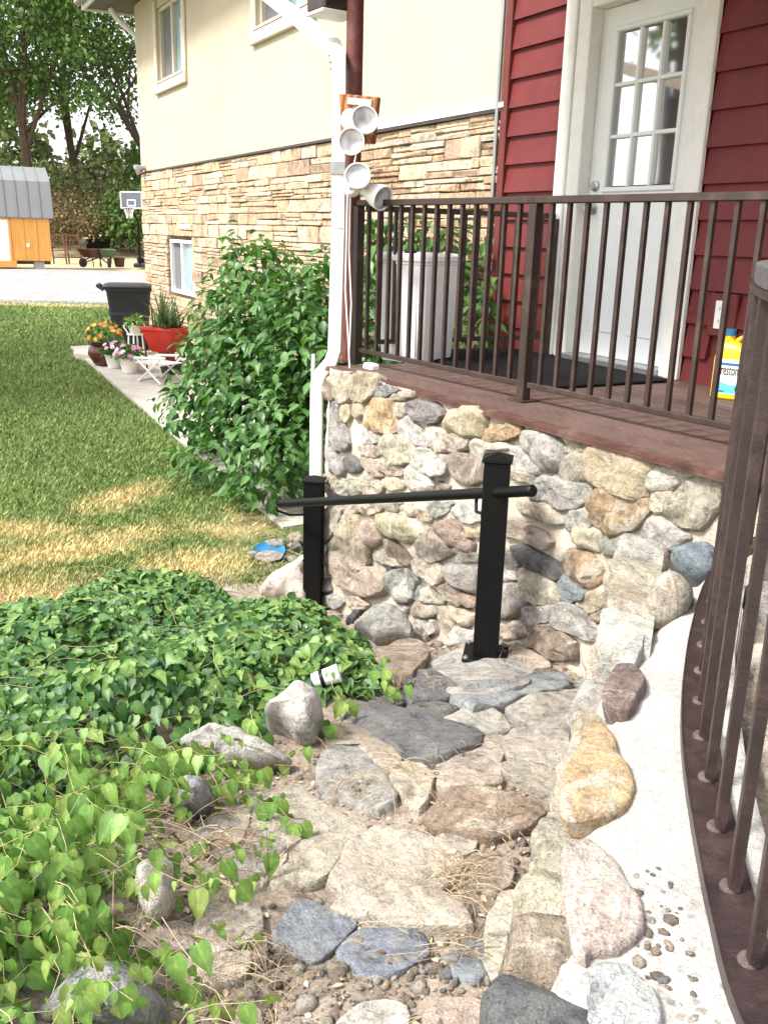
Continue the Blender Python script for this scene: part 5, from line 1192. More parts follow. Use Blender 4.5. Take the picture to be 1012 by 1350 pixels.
for i in range(len(x)):
    vine_pts = []; az = rr.uniform(0, 6.28); x_, y_ = x[i], y[i]; hh = rr.uniform(.1, .24)
    for q in range(7): vine_pts.append(Vector((x_, y_, terr(x_, y_)+hh))); az += rr.gauss(0, .3); x_ += math.cos(az)*.06; y_ += math.sin(az)*.06; hh += rr.gauss(0, .015)
    vines.append(vine_pts); vrad.append([.0009]*7)
o = tubes_np('ivy_stems', vines, vrad, M['vine']); tag(o, 'thin pale trailing ivy stems', 'ivy stems', kind='stuff')
# twigs, straw and gravel on the bare soil
tw, tr_ = [], []
litter = [(180, 1010), (330, 1000), (420, 960), (520, 930), (640, 880), (790, 880), (800, 930), (760, 1050), (720, 1110), (700, 1350), (690, 1440), (60, 1440), (200, 1290), (150, 1180)]
x, y, PL = ivy_zone(litter, 0, 200)
def twig(x_, y_, L, r0, zup=.01):
    az = rr.uniform(0, 6.28); k_ = 5; pts = []; bend = rr.gauss(0, .35); zz0 = rr.uniform(.003, .03)
    for i in range(k_): pts.append(Vector((x_, y_, terr(x_, y_)+zup+zz0+.012*math.sin(i*.9)))); az += bend/k_; x_ += math.cos(az)*L/k_; y_ += math.sin(az)*L/k_
    tw.append(pts); tr_.append([r0*(1-.5*i/k_) for i in range(k_)])
for i in range(len(x)): twig(x[i], y[i], rr.choice([.03, .04, .06, .1, .16, .24]), rr.uniform(.0005, .0011))
x, y, _ = ivy_zone([(100, 960), (260, 960), (300, 1060), (330, 1150), (250, 1250), (180, 1300), (60, 1300), (60, 1000)], .0, 300)
for i in range(len(x)): twig(x[i], y[i], rr.choice([.1, .15, .25, .35]), rr.uniform(.0008, .0016), rr.uniform(.0, .06))
x, y, _ = ivy_zone([(330, 690), (400, 700), (420, 790), (345, 790), (320, 740)], .0, 130)
for i in range(len(x)): twig(x[i], y[i], rr.choice([.1, .2, .3]), rr.uniform(.001, .002))
for cx, cy, rad, cnt in [(600, 1175, .07, 110), (545, 1030, .05, 40), (300, 1130, .1, 80), (330, 1290, .1, 90), (660, 1090, .08, 40), (450, 1045, .06, 25), (620, 1270, .07, 40), (560, 905, .1, 30), (690, 870, .14, 40)]:
    p = at_t(cx, cy)
    for i in range(cnt): twig(p.x+rr.gauss(0, rad*.6), p.y+rr.gauss(0, rad*.6), rr.choice([.03, .06, .1, .14]), rr.uniform(.0007, .0016), rr.uniform(0, .015))
o = tubes_np('twig_litter', tw, tr_, M['twig'], None, 3); tag(o, 'dry twigs and straw scattered between the flagstones', 'twigs', kind='stuff')
# leaf crumbs
x, y, _ = ivy_zone(litter, 0, 900); m = len(x); z = terr_np(x, y)+.006; ic = rng.random(m) < .55+.45*np.sin(x*9)*np.sin(y*8); x, y, z = x[ic], y[ic], z[ic]; m = len(x)
o = link('dead_leaf_litter', leaf_cloud('dead_leaf_litter', np.stack([x, y, z], 1), rng.normal(0, 1, (m, 3))*[1, 1, .2], np.stack([rng.normal(0, .3, m), rng.normal(0, .3, m), np.ones(m)], 1), rng.uniform(.006, .022, m), M['twig'], 'simple')); tag(o, 'crumbs of dead leaves on the soil', 'leaf litter', kind='stuff')
ico_v = np.array([(0,0,1),(.89,0,.45),(.28,.85,.45),(-.72,.53,.45),(-.72,-.53,.45),(.28,-.85,.45),(.72,.53,-.45),(-.28,.85,-.45),(-.89,0,-.45),(-.28,-.85,-.45),(.72,-.53,-.45),(0,0,-1)])
ico_f = np.array([(0,1,2),(0,2,3),(0,3,4),(0,4,5),(0,5,1),(1,6,2),(2,7,3),(3,8,4),(4,9,5),(5,10,1),(6,7,2),(7,8,3),(8,9,4),(9,10,5),(10,6,1),(11,7,6),(11,8,7),(11,9,8),(11,10,9),(11,6,10)])
def pebbles(polys):
    Vs = []; 
    for poly, dens, s0, s1 in polys:
        x, y, _ = ivy_zone(poly, 0, dens); m = len(x); s_ = s0*(s1/s0)**(rng.random(m)**2.2); z = terr_np(x, y)+s_*.25
        A = rng.normal(0, 1, (m, 3, 3)); Qm, _ = np.linalg.qr(A); sc = rng.uniform(.55, 1.25, (m, 1, 3))*s_[:, None, None]
        v = (ico_v[None]*(1+rng.normal(0, .12, (m, 12, 1))))*sc; v = np.einsum('mij,mkj->mki', Qm, v); v[..., 2] *= .7; Vs.append(v + np.stack([x, y, z], 1)[:, None])
    V = np.concatenate(Vs); m = len(V); return V.reshape(-1, 3), (np.arange(m)[:, None, None]*12+ico_f[None]).reshape(-1, 3)
V, Fc = pebbles([(litter, 900, .003, .016), ([(360, 1240), (690, 1180), (700, 1290), (690, 1440), (340, 1440), (330, 1290)], 2600, .004, .022), ([(560, 1140), (735, 1080), (735, 1200), (640, 1180)], 3000, .004, .02), ([(560, 830), (700, 860), (800, 885), (770, 905), (560, 880)], 700, .006, .03), ([(440, 780), (560, 800), (600, 840), (520, 850), (450, 820)], 250, .01, .05), ([(330, 720), (410, 720), (415, 790), (340, 770)], 160, .01, .05)])
cp = [(xcap(d)+.12, d) for d in (.75, .95, 1.15, 1.35)] + [(inn(d)-.16, d) for d in (1.35, 1.15, .95, .75)]
Xc, Yc = rng.uniform(.05, .55, 900), rng.uniform(.7, 1.55, 900); kc = inpoly(cp, Xc, Yc) & (rng.random(900) < np.clip((1.5-Yc)/.5, .1, .8)); Xc, Yc = Xc[kc], Yc[kc]; mc = len(Xc); sc_ = .0035*(4.5)**(rng.random(mc)**1.8)
Ac, _q = np.linalg.qr(rng.normal(0, 1, (mc, 3, 3))); vc = ico_v[None]*(1+rng.normal(0, .14, (mc, 12, 1)))*rng.uniform(.6, 1.3, (mc, 1, 3))*sc_[:, None, None]; vc = np.einsum('mij,mkj->mki', Ac, vc); vc[..., 2] *= .45; vc += np.stack([Xc, Yc, np.full(mc, CZ+ZC+.001)], 1)[:, None]
og = link('aggregate', np_mesh('aggregate', vc.reshape(-1, 3), (np.arange(mc)[:, None, None]*12+ico_f[None]).reshape(-1, 3), M['pebble'], 3)); og.parent = gw; og.matrix_parent_inverse = wmat(gw).inverted(); og['kind'] = 'stuff'
o = link('gravel', np_mesh('gravel', V, Fc, M['pebble'], 3)); tag(o, 'small pebbles and gravel between the flagstones', 'gravel', kind='stuff')

# ------------------------------------------------------------------ shrubs beside the house
leaf_protos = None
def shrub(name, loc, label, blobs, nleaf, size, nobj, mat, stems, group=None, droop=.8, bark='bark', kind='ovate'):
    t = thing(name, loc, label, 'shrub', group); loc = Vector(loc)
    pos = []; out = []
    tot = sum(b[3]*b[4]*b[5] for b in blobs)
    for (bx, by, bz, rx, ry, rz) in blobs:
        m = int(nleaf*rx*ry*rz/tot); v = rng.normal(0, 1, (m, 3)); v /= np.linalg.norm(v, axis=1, keepdims=True); r_ = (.3+.74*rng.random(m)**.5)
        r_ *= 1 + .22*np.sin(v[:, 0]*7+bx*9)*np.sin(v[:, 2]*6+v[:, 1]*5)
        pos.append(v*r_[:, None]*[rx, ry, rz]+[bx, by, bz]); out.append(v)
    pos = np.concatenate(pos); out = np.concatenate(out)
    k_ = (pos[:, 2] > terr_np(pos[:, 0], pos[:, 1])+.1); wal = (pos[:, :2]-[D.x, D.y])@np.array([n.x, n.y]); k_ &= wal > .08; pos, out = pos[k_], out[k_]; m = len(pos)
    # leaves sit in sprays along shoots: quantise some of the outward directions so that neighbours point alike
    ph = np.floor(pos*[5, 5, 5]); jit = np.sin(ph@np.array([[12.9, 78.2, 37.7], [39.3, 11.1, 83.1], [73.1, 52.2, 9.1]])*4.1)
    tip = out*.7 + jit*.75 + rng.normal(0, .35, (m, 3)); tip[:, 2] = tip[:, 2]*.5 - droop*rng.uniform(.3, 1.1, m)
    nor = out*.5 + rng.normal(0, .3, (m, 3)); nor[:, 2] += .9
    sz = size*rng.uniform(.6, 1.15, m)
    toC = np.array([0, 0, CZ]) - pos; toC /= np.linalg.norm(toC, axis=1, keepdims=True); score = (out*toC).sum(1)*.8 - .06*np.linalg.norm(pos-np.array([0, 0, CZ]), axis=1) + 4*(sz/size-1)*.15; order = np.argsort(-score)
    pick = order[:nobj]; rest = order[nobj:]
    o = link('foliage', leaf_cloud('foliage', pos[rest], tip[rest], nor[rest], sz[rest], mat, kind, rng.uniform(.5, 2, len(rest)))); o.parent = t; o.matrix_parent_inverse = Matrix.Translation(loc).inverted(); o['kind'] = 'stuff'
    if nobj:
        protos = [leaf_cloud('leaf', np.zeros((1, 3)), np.array([[0., 1, 0]]), np.array([[0., 0, 1]]), np.array([1.]), mat, kind, np.array([c_])) for c_ in (.6, 1.0, 1.5, 2.0)]
        X_, Y_, Z_ = frames(tip[pick], nor[pick])
        for q in range(len(pick)):
            i = pick[q]; mw = Matrix((( *(X_[q]*sz[i]), 0), ( *(Y_[q]*sz[i]), 0), ( *(Z_[q]*sz[i]), 0), (0, 0, 0, 1))).transposed(); mw[0][3], mw[1][3], mw[2][3] = pos[i]
            l_ = link('leaf', protos[q % 4], None, mw); l_.parent = t; l_.matrix_parent_inverse = Matrix.Translation(loc).inverted()
    paths, rad = [], []
    for i in range(stems):
        b = blobs[i % len(blobs)]; e_ = Vector((b[0]+rr.uniform(-.7, .7)*b[3], b[1]+rr.uniform(-.7, .7)*b[4], b[2]+rr.uniform(0, .9)*b[5])); s0 = loc + Vector((rr.uniform(-1, 1), rr.uniform(-1, 1), 0))*min(.15, size*1.2); mid = s0.lerp(e_, .5)+Vector((0, 0, size)); paths.append([s0, s0.lerp(mid, .5)+Vector((0, 0, .03)), mid, mid.lerp(e_, .6)+Vector((0, 0, .02)), e_]); k0 = min(1, size/.1)**1.5; rad.append([.014*k0, .011*k0, .008*k0, .005*k0, .003*k0])
    o = tubes_np('stem', paths, rad, M[bark], None, 5); o.parent = t; o.matrix_parent_inverse = Matrix.Translation(loc).inverted()
    return t
def gz(x, y): return lawnz(x, y)
sl_ = Vector((-.75, 8.6, gz(-.75, 8.6)))
shrub('leafy_shrub', sl_, 'big leafy green shrub against the stone wall left of the downspout', [(-1.0, 8.55, CZ-1.1, .85, .8, .72), (-.62, 8.1, CZ-.75, .5, .5, .55), (-1.05, 7.95, CZ-1.5, .62, .5, .5), (-.75, 7.35, CZ-1.55, .42, .5, .42), (-1.25, 9.2, CZ-.62, .5, .6, .55), (-.58, 7.7, CZ-1.1, .42, .45, .65), (-1.5, 8.9, CZ-1.35, .5, .6, .5), (-1.75, 8.7, CZ-1.6, .42, .5, .35), (-1.35, 7.75, CZ-1.85, .5, .4, .28), (-1.0, 7.2, CZ-1.85, .4, .4, .25), (-1.42, 9.5, CZ-.3, .28, .3, .35), (-.42, 8.0, CZ-.25, .22, .25, .32)], 6200, .112, 300, M['shrub'], 26)
s2 = Vector((.15, 7.25, gz(.15, 7.25)))
shrub('leafy_shrub', s2, 'smaller leafy shrub showing between the porch railings behind the white bin', [(.0, 7.15, CZ-.5, .32, .3, .5), (.5, 6.95, CZ-.2, .3, .22, .24), (-.05, 7.3, CZ-.1, .25, .25, .25), (.62, 6.75, CZ-.55, .2, .18, .35), (.3, 7.0, CZ-.05, .25, .2, .2)], 1100, .1, 80, M['shrub'], 9)
pl_ = at_t(762, 868); shrub('weed', pl_, 'small dark green weed growing at the foot of the wall right of the black post', [(pl_.x, pl_.y-.03, pl_.z+.06, .06, .05, .05)], 26, .05, 20, M['ivy'], 4)
pl_ = at_t(478, 885); shrub('weed', pl_, 'tiny light green weed in front of the white veined rock', [(pl_.x, pl_.y, pl_.z+.06, .02, .02, .06)], 22, .025, 10, M['ivylight'], 2)
pl_ = at_t(352, 1165); shrub('weed', pl_, 'thin upright green sprig growing from a crack in the lower flagstones', [(pl_.x, pl_.y, pl_.z+.11, .012, .012, .06)], 30, .02, 12, M['ivylight'], 1)

# ------------------------------------------------------------------ bin, flower pots, planter and chair by the walk
def groundpt(px_, py_):
    p = at_t(px_, py_); return p
bp = Vector((-4.02, 14.7, lawnz(0, 14.7)))
t = thing('wheelie_bin', bp, 'black wheeled rubbish bin with lid at the far corner of the house', 'bin')
bu = Vector((.97, .24, 0)).normalized(); bv = Vector((-bu.y, bu.x, 0))
loft([rrect(bp+ZV*h, bu*a, bv*b, .06) for h, a, b in [(.02, .24, .25), (.06, .25, .26), (.55, .29, .3), (.56, .305, .315), (.6, .305, .315), (.605, .295, .305), (.92, .325, .34), (.925, .345, .36), (.96, .345, .36)]]).build('body', M['black_plastic'], t, True)
loft([rrect(bp+ZV*h-bu*.02, bu*a, bv*b, .07) for h, a, b in [(.962, .36, .37), (.985, .365, .375), (1.0, .35, .36), (1.02, .28, .3)]]).build('lid', M['black_plastic'], t, True)
mb = MB(); mb.tube([bp-bu*.36-bv*.22+ZV*.93, bp-bu*.45-bv*.22+ZV*.99, bp-bu*.45+bv*.22+ZV*.99, bp-bu*.36+bv*.22+ZV*.93], .024, 8); mb.build('handle', M['black_plastic'], t, True)
for sgn in (-1, 1):
    mb = MB(); mb.lathe(bp-bu*.26+bv*(sgn*.24)+ZV*.11, bv, [(-.025, .11), (.025, .11)], 16); mb.build('wheel', M['black_plastic'], t)
def flowers(par, c, r_, h, n_, cols, mat):
    v = rng.normal(0, 1, (n_*3, 3)); v /= np.linalg.norm(v, axis=1, keepdims=True); v[:, 2] = abs(v[:, 2]); p = np.array(c)+v*[r_, r_, h]*(.5+.5*rng.random((n_*3, 1))); m = len(p)
    tp = v+rng.normal(0, .5, (m, 3)); nr_ = rng.normal(0, .4, (m, 3))+[0, 0, 1]; o = link('foliage', leaf_cloud('foliage', p, tp, nr_, rng.uniform(.05, .09, m), mat, 'ovate')); o.parent = par; o.matrix_parent_inverse = wmat(par).inverted()
    for cm, k_ in cols:
        v = rng.normal(0, 1, (k_, 3)); v /= np.linalg.norm(v, axis=1, keepdims=True); v[:, 2] = abs(v[:, 2])*.9+.1; mb = MB()
        for q in v:
            cc = Vector(c)+Vector((q[0]*r_, q[1]*r_, q[2]*h)); ax = Vector(q)+Vector((0, -.4, .3)); mb.lathe(cc, ax, [(0, .008), (.012, .034), (.02, .03), (.016, .006)], 7)
        mb.build('blossom', M[cm], par, True)
def pot(px_, py_, r0, r1, h, mat, label, cols, fr, fh, rim=True):
    p = groundpt(px_, py_) + ZV*.035; t = thing('flower_pot', p, label, 'flower pot')
    mb = MB(); prof = [(0, r0), (h*.1, r0*1.04), (h*.55, (r0+r1)*.53), (h*.88, r1), (h*.885, r1*1.09), (h, r1*1.09), (h, r1*.95), (h*.85, r1*.9)]
    if mat == 'maroonpot': prof = [(0, r0*.85), (h*.1, r0), (h*.45, r1*1.12), (h*.75, r1*1.05), (h*.85, r1*.9), (h*.9, r1*1.05), (h, r1*1.08), (h, r1*.92), (h*.85, r1*.85)]
    mb.lathe(p, ZV, prof, 20); mb.build('pot', M[mat], t, True); flowers(t, (p.x, p.y, p.z+h), fr, fh, 60, cols, M['shrub']); return t
pot(140, 484, .17, .21, .33, 'maroonpot', 'round glazed maroon pot with orange and yellow flowers by the lawn edge', [('orangeflower', 16), ('yellowflower', 10)], .25, .26)
pot(152, 488, .09, .125, .19, 'whitepot', 'smaller white pot with white and pink flowers left of the other white pot', [('pinkflower', 8), ('whiteflower', 10)], .17, .16)
pot(172, 494, .1, .135, .2, 'whitepot', 'white pot with bright pink flowers nearest the walk edge', [('pinkflower', 16), ('whiteflower', 7)], .19, .18)
p = groundpt(180, 470) + ZV*.035; t = thing('plant_stand', p, 'white wire stand with small leafy plant behind the white flower pots', 'plant stand')
mb = MB()
for a in (0, 1.57, 3.14, 4.71): mb.tube([p+Vector((math.cos(a)*.12, math.sin(a)*.12, 0)), p+Vector((math.cos(a)*.1, math.sin(a)*.1, .3)), p+Vector((math.cos(a)*.17, math.sin(a)*.17, .4)), p+Vector((math.cos(a)*.12, math.sin(a)*.12, .47))], .012, 6)
mb.tube([p+Vector((math.cos(a)*.12, math.sin(a)*.12, .3)) for a in np.linspace(0, 6.28, 13)], .01, 6); mb.build('frame', M['white'], t, True)
mb = MB(); mb.lathe(p+ZV*.3, ZV, [(0, .07), (.12, .1)], 14); mb.build('pot', M['whitepot'], t); flowers(t, (p.x, p.y, p.z+.42), .16, .14, 30, [], M['ivylight'])
# red planter on legs with spiky plant
p = groundpt(208, 494) + ZV*.035 + Vector((.1, .15, 0)); t = thing('planter', p, 'red raised planter on thin legs holding a spiky grass plant', 'planter')
pu = Vector((.9, -.43, 0)).normalized(); pv = Vector((.43, .9, 0))
loft([rrect(p+ZV*h, pu*a, pv*b, .03, 2) for h, a, b in [(.27, .16, .14), (.29, .18, .15), (.56, .26, .22), (.57, .275, .235), (.6, .275, .235)]]).build('tub', M['redpaint'], t, True)
mb = MB(); mb.bbox(p+ZV*.21, pu*.13, pv*.02, ZV*.06, .004); mb.bbox(p+ZV*.21, pu*.02, pv*.1, ZV*.055, .004); mb.build('bracket', M['redpaint'], t)
for a in (-1, 1):
    for b in (-1, 1): mb = MB(); mb.tube([p+pu*a*.21+pv*b*.17, p+pu*a*.22+pv*b*.18+ZV*.42], .012, 6); mb.build('leg', M['rust'], t)
V_, F_ = [], []
for i in range(130):
    a = rr.uniform(0, 6.28); el = rr.uniform(.25, 1.4); L = rr.uniform(.45, .8); d0 = Vector((math.cos(a)*math.cos(el), math.sin(a)*math.cos(el), math.sin(el))); sd0 = Vector((-math.sin(a), math.cos(a), 0)); q = p+ZV*.58+Vector((rr.gauss(0, .08), rr.gauss(0, .06), 0)); b0 = len(V_)
    for k_ in range(5):
        f = k_/4; c = q + d0*L*f - ZV*.28*L*f*f; w_ = .014*(1-f)**.6; V_ += [c-sd0*w_, c+sd0*w_]
    F_ += [(b0+2*k_, b0+2*k_+1, b0+2*k_+3, b0+2*k_+2) for k_ in range(4)]
mb = MB(); mb.add(V_, F_); mb.build('spiky_plant', M['spike'], t, True)
# folding chair in front of the planter
p = groundpt(212, 506) + ZV*.035; t = thing('folding_chair', p, 'low white and grey folding lawn chair half hidden by the shrub', 'chair')
cu, cvv = Vector((.85, -.52, 0)), Vector((.52, .85, 0))
for sgn in (-1, 1):
    mb = MB(); o_ = cvv*sgn*.2; mb.tube([p+o_-cu*.2, p+o_+cu*.22+ZV*.33], .014, 6); mb.tube([p+o_+cu*.2, p+o_-cu*.22+ZV*.3], .014, 6); mb.tube([p+o_-cu*.26+ZV*.3, p+o_+cu*.3+ZV*.34], .016, 6); mb.build('leg_frame', M['chair'], t, True)
for k_ in range(5): mb = MB(); mb.bbox(p+cu*(-.22+.1*k_)+ZV*.24, cu*.04, cvv*.19, ZV*.008, .004); mb.build('slat', M['chair'], t)
mb = MB(); mb.tube([p-cu*.2-cvv*.2+ZV*.02, p-cu*.2+cvv*.2+ZV*.02], .014, 6); mb.build('foot_bar', M['chair'], t)
p = groundpt(196, 500) + ZV*.035 + Vector((.25, .25, 0)); t = thing('flower_pot', p, 'dark empty round pot under the red planter', 'flower pot'); mb = MB(); mb.lathe(p, ZV, [(0, .12), (.16, .16), (.18, .165), (.18, .15), (.12, .14)], 16); mb.build('pot', M['black_plastic'], t, True)
# blue saucer, cup, scraps
p = at_t(355, 733) + ZV*.02; t = thing('plastic_saucer', p, 'round bright blue plastic saucer lying at the lawn edge with stones on it', 'saucer')
mb = MB(); mb.lathe(p, ZV+Vector((0, -.25, 0)), [(0, .085), (.006, .1), (.022, .116), (.026, .116), (.012, .097), (.008, .08), (.008, .01)], 28, False); mb.build('dish', M['blue'], t, True)
boulder('stone', 'L', '138,172 158,150 200,138 262,144 292,158 276,180 215,197 160,192', .014, (.4, .37, .34), 53, 'flat grey slate lying inside the blue saucer', lift=.04)
p = at_t(428, 893, up=.07); t = thing('paper_cup', p, 'white cup with black band lying on its side among the ivy', 'cup'); ax = Vector((.86, .1, .28)).normalized()
mb = MB(); mb.lathe(p-ax*.045, ax, [(0, .024), (.002, .026), (.028, .0285)], 18); mb.build('base', M['white'], t, True); mb = MB(); mb.lathe(p-ax*.0165, ax, [(0, .0292), (.014, .0302)], 18, False); mb.build('band', M['ink'], t, True)
mb = MB(); mb.lathe(p-ax*.002, ax, [(0, .029), (.05, .033), (.052, .035), (.055, .033), (.05, .03)], 18); mb.build('body', M['white'], t, True)
p = at_t(413, 832, up=.16); t = thing('plastic_mesh', p, 'small crumpled white and black plastic scrap on top of the ivy', 'scrap'); mb = MB()
for k_ in range(5): a0 = rr.uniform(0, 6.28); mb.tube([p+Vector((math.cos(a0+a)*.035, math.sin(a0+a)*.02+rr.uniform(-.01, .01), math.sin(a*2+a0)*.014)) for a in np.linspace(0, 5.5, 9)], .004, 5)
mb.build('strand', M['white'], t, True); mb = MB(); mb.tube([p+Vector((math.cos(a)*.03, math.sin(a)*.015, .012)) for a in np.linspace(0, 6, 9)], .004, 5); mb.build('dark_strand', M['ink'], t, True)
p = at_t(394, 737, up=.03); mb = MB(); mb.bbox(p, Vector((.05, -.02, .03)), Vector((.02, .05, .01)), Vector((0, 0, .003)), .002); tag(mb.build('paper_scrap', M['white']), 'small white square scrap beside the left black post', 'scrap')

# ------------------------------------------------------------------ shed and yard things far behind
GZ = -1.78+CZ
def yard(px_, py_): return at_z(px_, py_, GZ)
sr = yard(70, 355); t = thing('shed', sr, 'orange wooden gambrel shed with grey ribbed metal roof and white door', 'shed')
du, dv = Vector((-.9, -.43, 0)).normalized(), Vector((-.43, .9, 0)).normalized()      # along the long side, towards the back
Ls, Ds = 6.0, 3.2; wb = .32
def sp_(a, b, z): return sr + du*a + dv*b + ZV*z
mb = MB(); prof = [(0, wb), (0, 2.05), (.35, 3.35), (Ds/2, 3.95), (Ds-.35, 3.35), (Ds, 2.05), (Ds, wb)]; mb.prism([sp_(.02, b, z) for b, z in prof], du*(Ls-.04)); mb.build('wall', M['shedwood'], t)
for k_ in range(12):
    if 1.55 < k_*.5+.25 < 4.2: continue
    mb = MB(); mb.box(sp_(.25+k_*.5, -.012, 1.18), du*.236, dv*.012, ZV*.84); mb.build('siding_panel', M['shedwood'], t)
mb = MB(); mb.box(sp_(2.9, -.02, 1.12), du*1.3, dv*.02, ZV*.8); dr = mb.build('door', M['white'], t); mb = MB(); mb.box(sp_(1.57, -.02, 1.15), du*.04, dv*.03, ZV*.85); mb.box(sp_(2.9, -.02, 1.96), du*1.36, dv*.03, ZV*.04); mb.build('door_trim', M['shedwood'], t)
mb = MB(); mb.box(sp_(2.9, -.06, .2), du*1.5, dv*.25, ZV*.12); mb.build('door_step', M['shedwood'], t)
for k_ in range(2): mb = MB(); mb.box(sp_(.9, -.03, .95+.0*k_), du*.06, dv*.04, ZV*.07); 
mb.build('outlet_box', M['white'], t)
for i in range(14):
    a0 = -.15 + i*.45
    for (b0, z0), (b1, z1) in (((-.12, 2.0), (.32, 3.42)), ((.32, 3.42), (Ds/2, 4.02))):
        mb = MB(); mb.hexa([sp_(a0, b0, z0), sp_(a0+.44, b0, z0), sp_(a0+.44, b1, z1), sp_(a0, b1, z1)] + [q+ZV*.03-dv*.01 for q in (sp_(a0, b0, z0), sp_(a0+.44, b0, z0), sp_(a0+.44, b1, z1), sp_(a0, b1, z1))])
        mb.hexa([sp_(a0, b0-.02, z0+.03), sp_(a0+.05, b0-.02, z0+.03), sp_(a0+.05, b1-.02, z1+.03), sp_(a0, b1-.02, z1+.03)] + [q+ZV*.05-dv*.03 for q in (sp_(a0, b0, z0), sp_(a0+.05, b0, z0), sp_(a0+.05, b1, z1), sp_(a0, b1, z1))]); mb.build('roof_panel', M['roofmetal'], t)
for a in (.5, 2.4, 4.4): mb = MB(); mb.box(sp_(a, .3, .15), du*.2, dv*.2, ZV*.15); mb.build('block', M['concrete'], t)
mb = MB(); mb.box(sp_(3, Ds/2, .25), du*2.95, dv*(Ds/2-.1), ZV*.06); mb.build('skid', M['bark'], t)
hp = yard(185, 353); t = thing('basketball_hoop', hp, 'portable basketball hoop with dark pole and grey backboard with white border', 'basketball hoop'); HB = 2.3
mb = MB(); mb.tube([hp+ZV*.05, hp+ZV*2.0, hp+ZV*HB+Vector((-.1, -.3, .1))], .06, 8); mb.build('pole', M['black'], t, True)
mb = MB(); mb.bbox(hp+Vector((.2, .3, .1)), Vector((.5, 0, 0)), Vector((0, .35, 0)), ZV*.1, .05); mb.build('base', M['black_plastic'], t)
bc = hp+Vector((-.12, -.5, HB+.62)); bx_ = Vector((.98, -.2, 0)); by_ = Vector((-.2, -.98, 0)); k = N('backboard', .3, .5); k.col((.12, .14, .17)); 
mb = MB(); mb.bbox(bc, bx_*.52, by_*.02, ZV*.36, .01); bb = mb.build('backboard', k.m, t)
mb = MB()
for w_, h_ in ((.52, .36), (.2, .14)):
    zc = -.12 if w_ < .5 else 0
    for s_ in (-1, 1): mb.box(bc+ZV*(s_*(h_-.02)+zc)+by_*.024, bx_*w_, by_*.004, ZV*.025); mb.box(bc+bx_*s_*(w_-.02)+ZV*zc+by_*.026, bx_*.025, by_*.004, ZV*(h_-.04))
mb.build('border', M['white'], bb)
rc = bc+by_*.28-ZV*.36; mb = MB(); mb.tube([rc+Vector((math.cos(a)*.23, math.sin(a)*.23, 0)) for a in np.linspace(0, 6.2832, 17)], .015, 6); mb.build('rim', M['rust'], t)
mb = MB()
for k_ in range(12): a = k_*.5236; mb.tube([rc+Vector((math.cos(a)*.23, math.sin(a)*.23, 0)), rc+Vector((math.cos(a+.4)*.15, math.sin(a+.4)*.15, -.22)), rc+Vector((math.cos(a+.2)*.12, math.sin(a+.2)*.12, -.42))], .012, 4)
mb.build('net', M['white'], t)
def barrow(px_, py_, mat, label, sgn):
    p = yard(px_, py_); t = thing('wheelbarrow', p, label, 'wheelbarrow'); ux = Vector((sgn*.45, -.89, 0)); uy = Vector((.89, sgn*.45, 0))
    loft([rrect(p+ZV*h+ux*.0, ux*a, uy*b, .05, 2) for h, a, b in [(.42, .3, .25), (.75, .58, .38), (.78, .6, .4)]]).build('tray', M[mat], t)
    mb = MB(); mb.lathe(p+ux*.6+ZV*.2, uy, [(-.05, .2), (.05, .2)], 14); mb.build('wheel', M['black_plastic'], t)
    for s_ in (-1, 1): mb = MB(); mb.tube([p+ux*.6+uy*s_*.1+ZV*.2, p-ux*.2+uy*s_*.25+ZV*.45, p-ux*.95+uy*s_*.3+ZV*.62], .03, 6); mb.build('handle', M['rust'], t); mb = MB(); mb.tube([p-ux*.2+uy*s_*.22+ZV*.42, p-ux*.3+uy*s_*.24], .025, 6); mb.build('leg', M['rust'], t)
barrow(123, 352, 'rust', 'rusty wheelbarrow parked left of the green one across the driveway', -1); barrow(141, 352, 'greenpaint', 'green wheelbarrow in front of the dark panel across the driveway', 1)
p = yard(125, 345)+Vector((0, .8, 0)); mb = MB(); mb.bbox(p+ZV*.62, Vector((.62, 0, 0)), Vector((0, .05, 0)), ZV*.5, .02); tag(mb.build('panel', M['mat']), 'dark flat rectangular panel standing behind the wheelbarrows', 'panel')
for k_, (px_, lab) in enumerate([(80, 'rusty metal frame standing right beside the shed'), (100, 'rusty metal frame leaning left of the dark panel')]):
    p = yard(px_, 348); t = thing('metal_frame', p, lab, 'frame')
    for a in (-.3, .3): mb = MB(); mb.tube([p+Vector((a, 0, 0)), p+Vector((a-.15, .2, 1.4))], .04, 6); mb.build('upright', M['rust'], t)
    for z_ in (.3, .8, 1.3): mb = MB(); mb.tube([p+Vector((-.3-.1*z_, .14*z_, z_)), p+Vector((.3-.1*z_, .14*z_, z_))], .03, 6); mb.build('crossbar', M['rust'], t)
for k_, (px_, col_) in enumerate([(158, 'rust'), (188, 'black_plastic')]):
    p = yard(px_, 352); t = thing('bucket', p, ['small brown tub left of the basketball pole', 'dark tub right of the basketball pole'][k_], 'bucket'); mb = MB(); mb.lathe(p, ZV, [(0, .2), (.4, .26), (.42, .27), (.42, .24)], 12); mb.build('pail', M[col_], t, True)

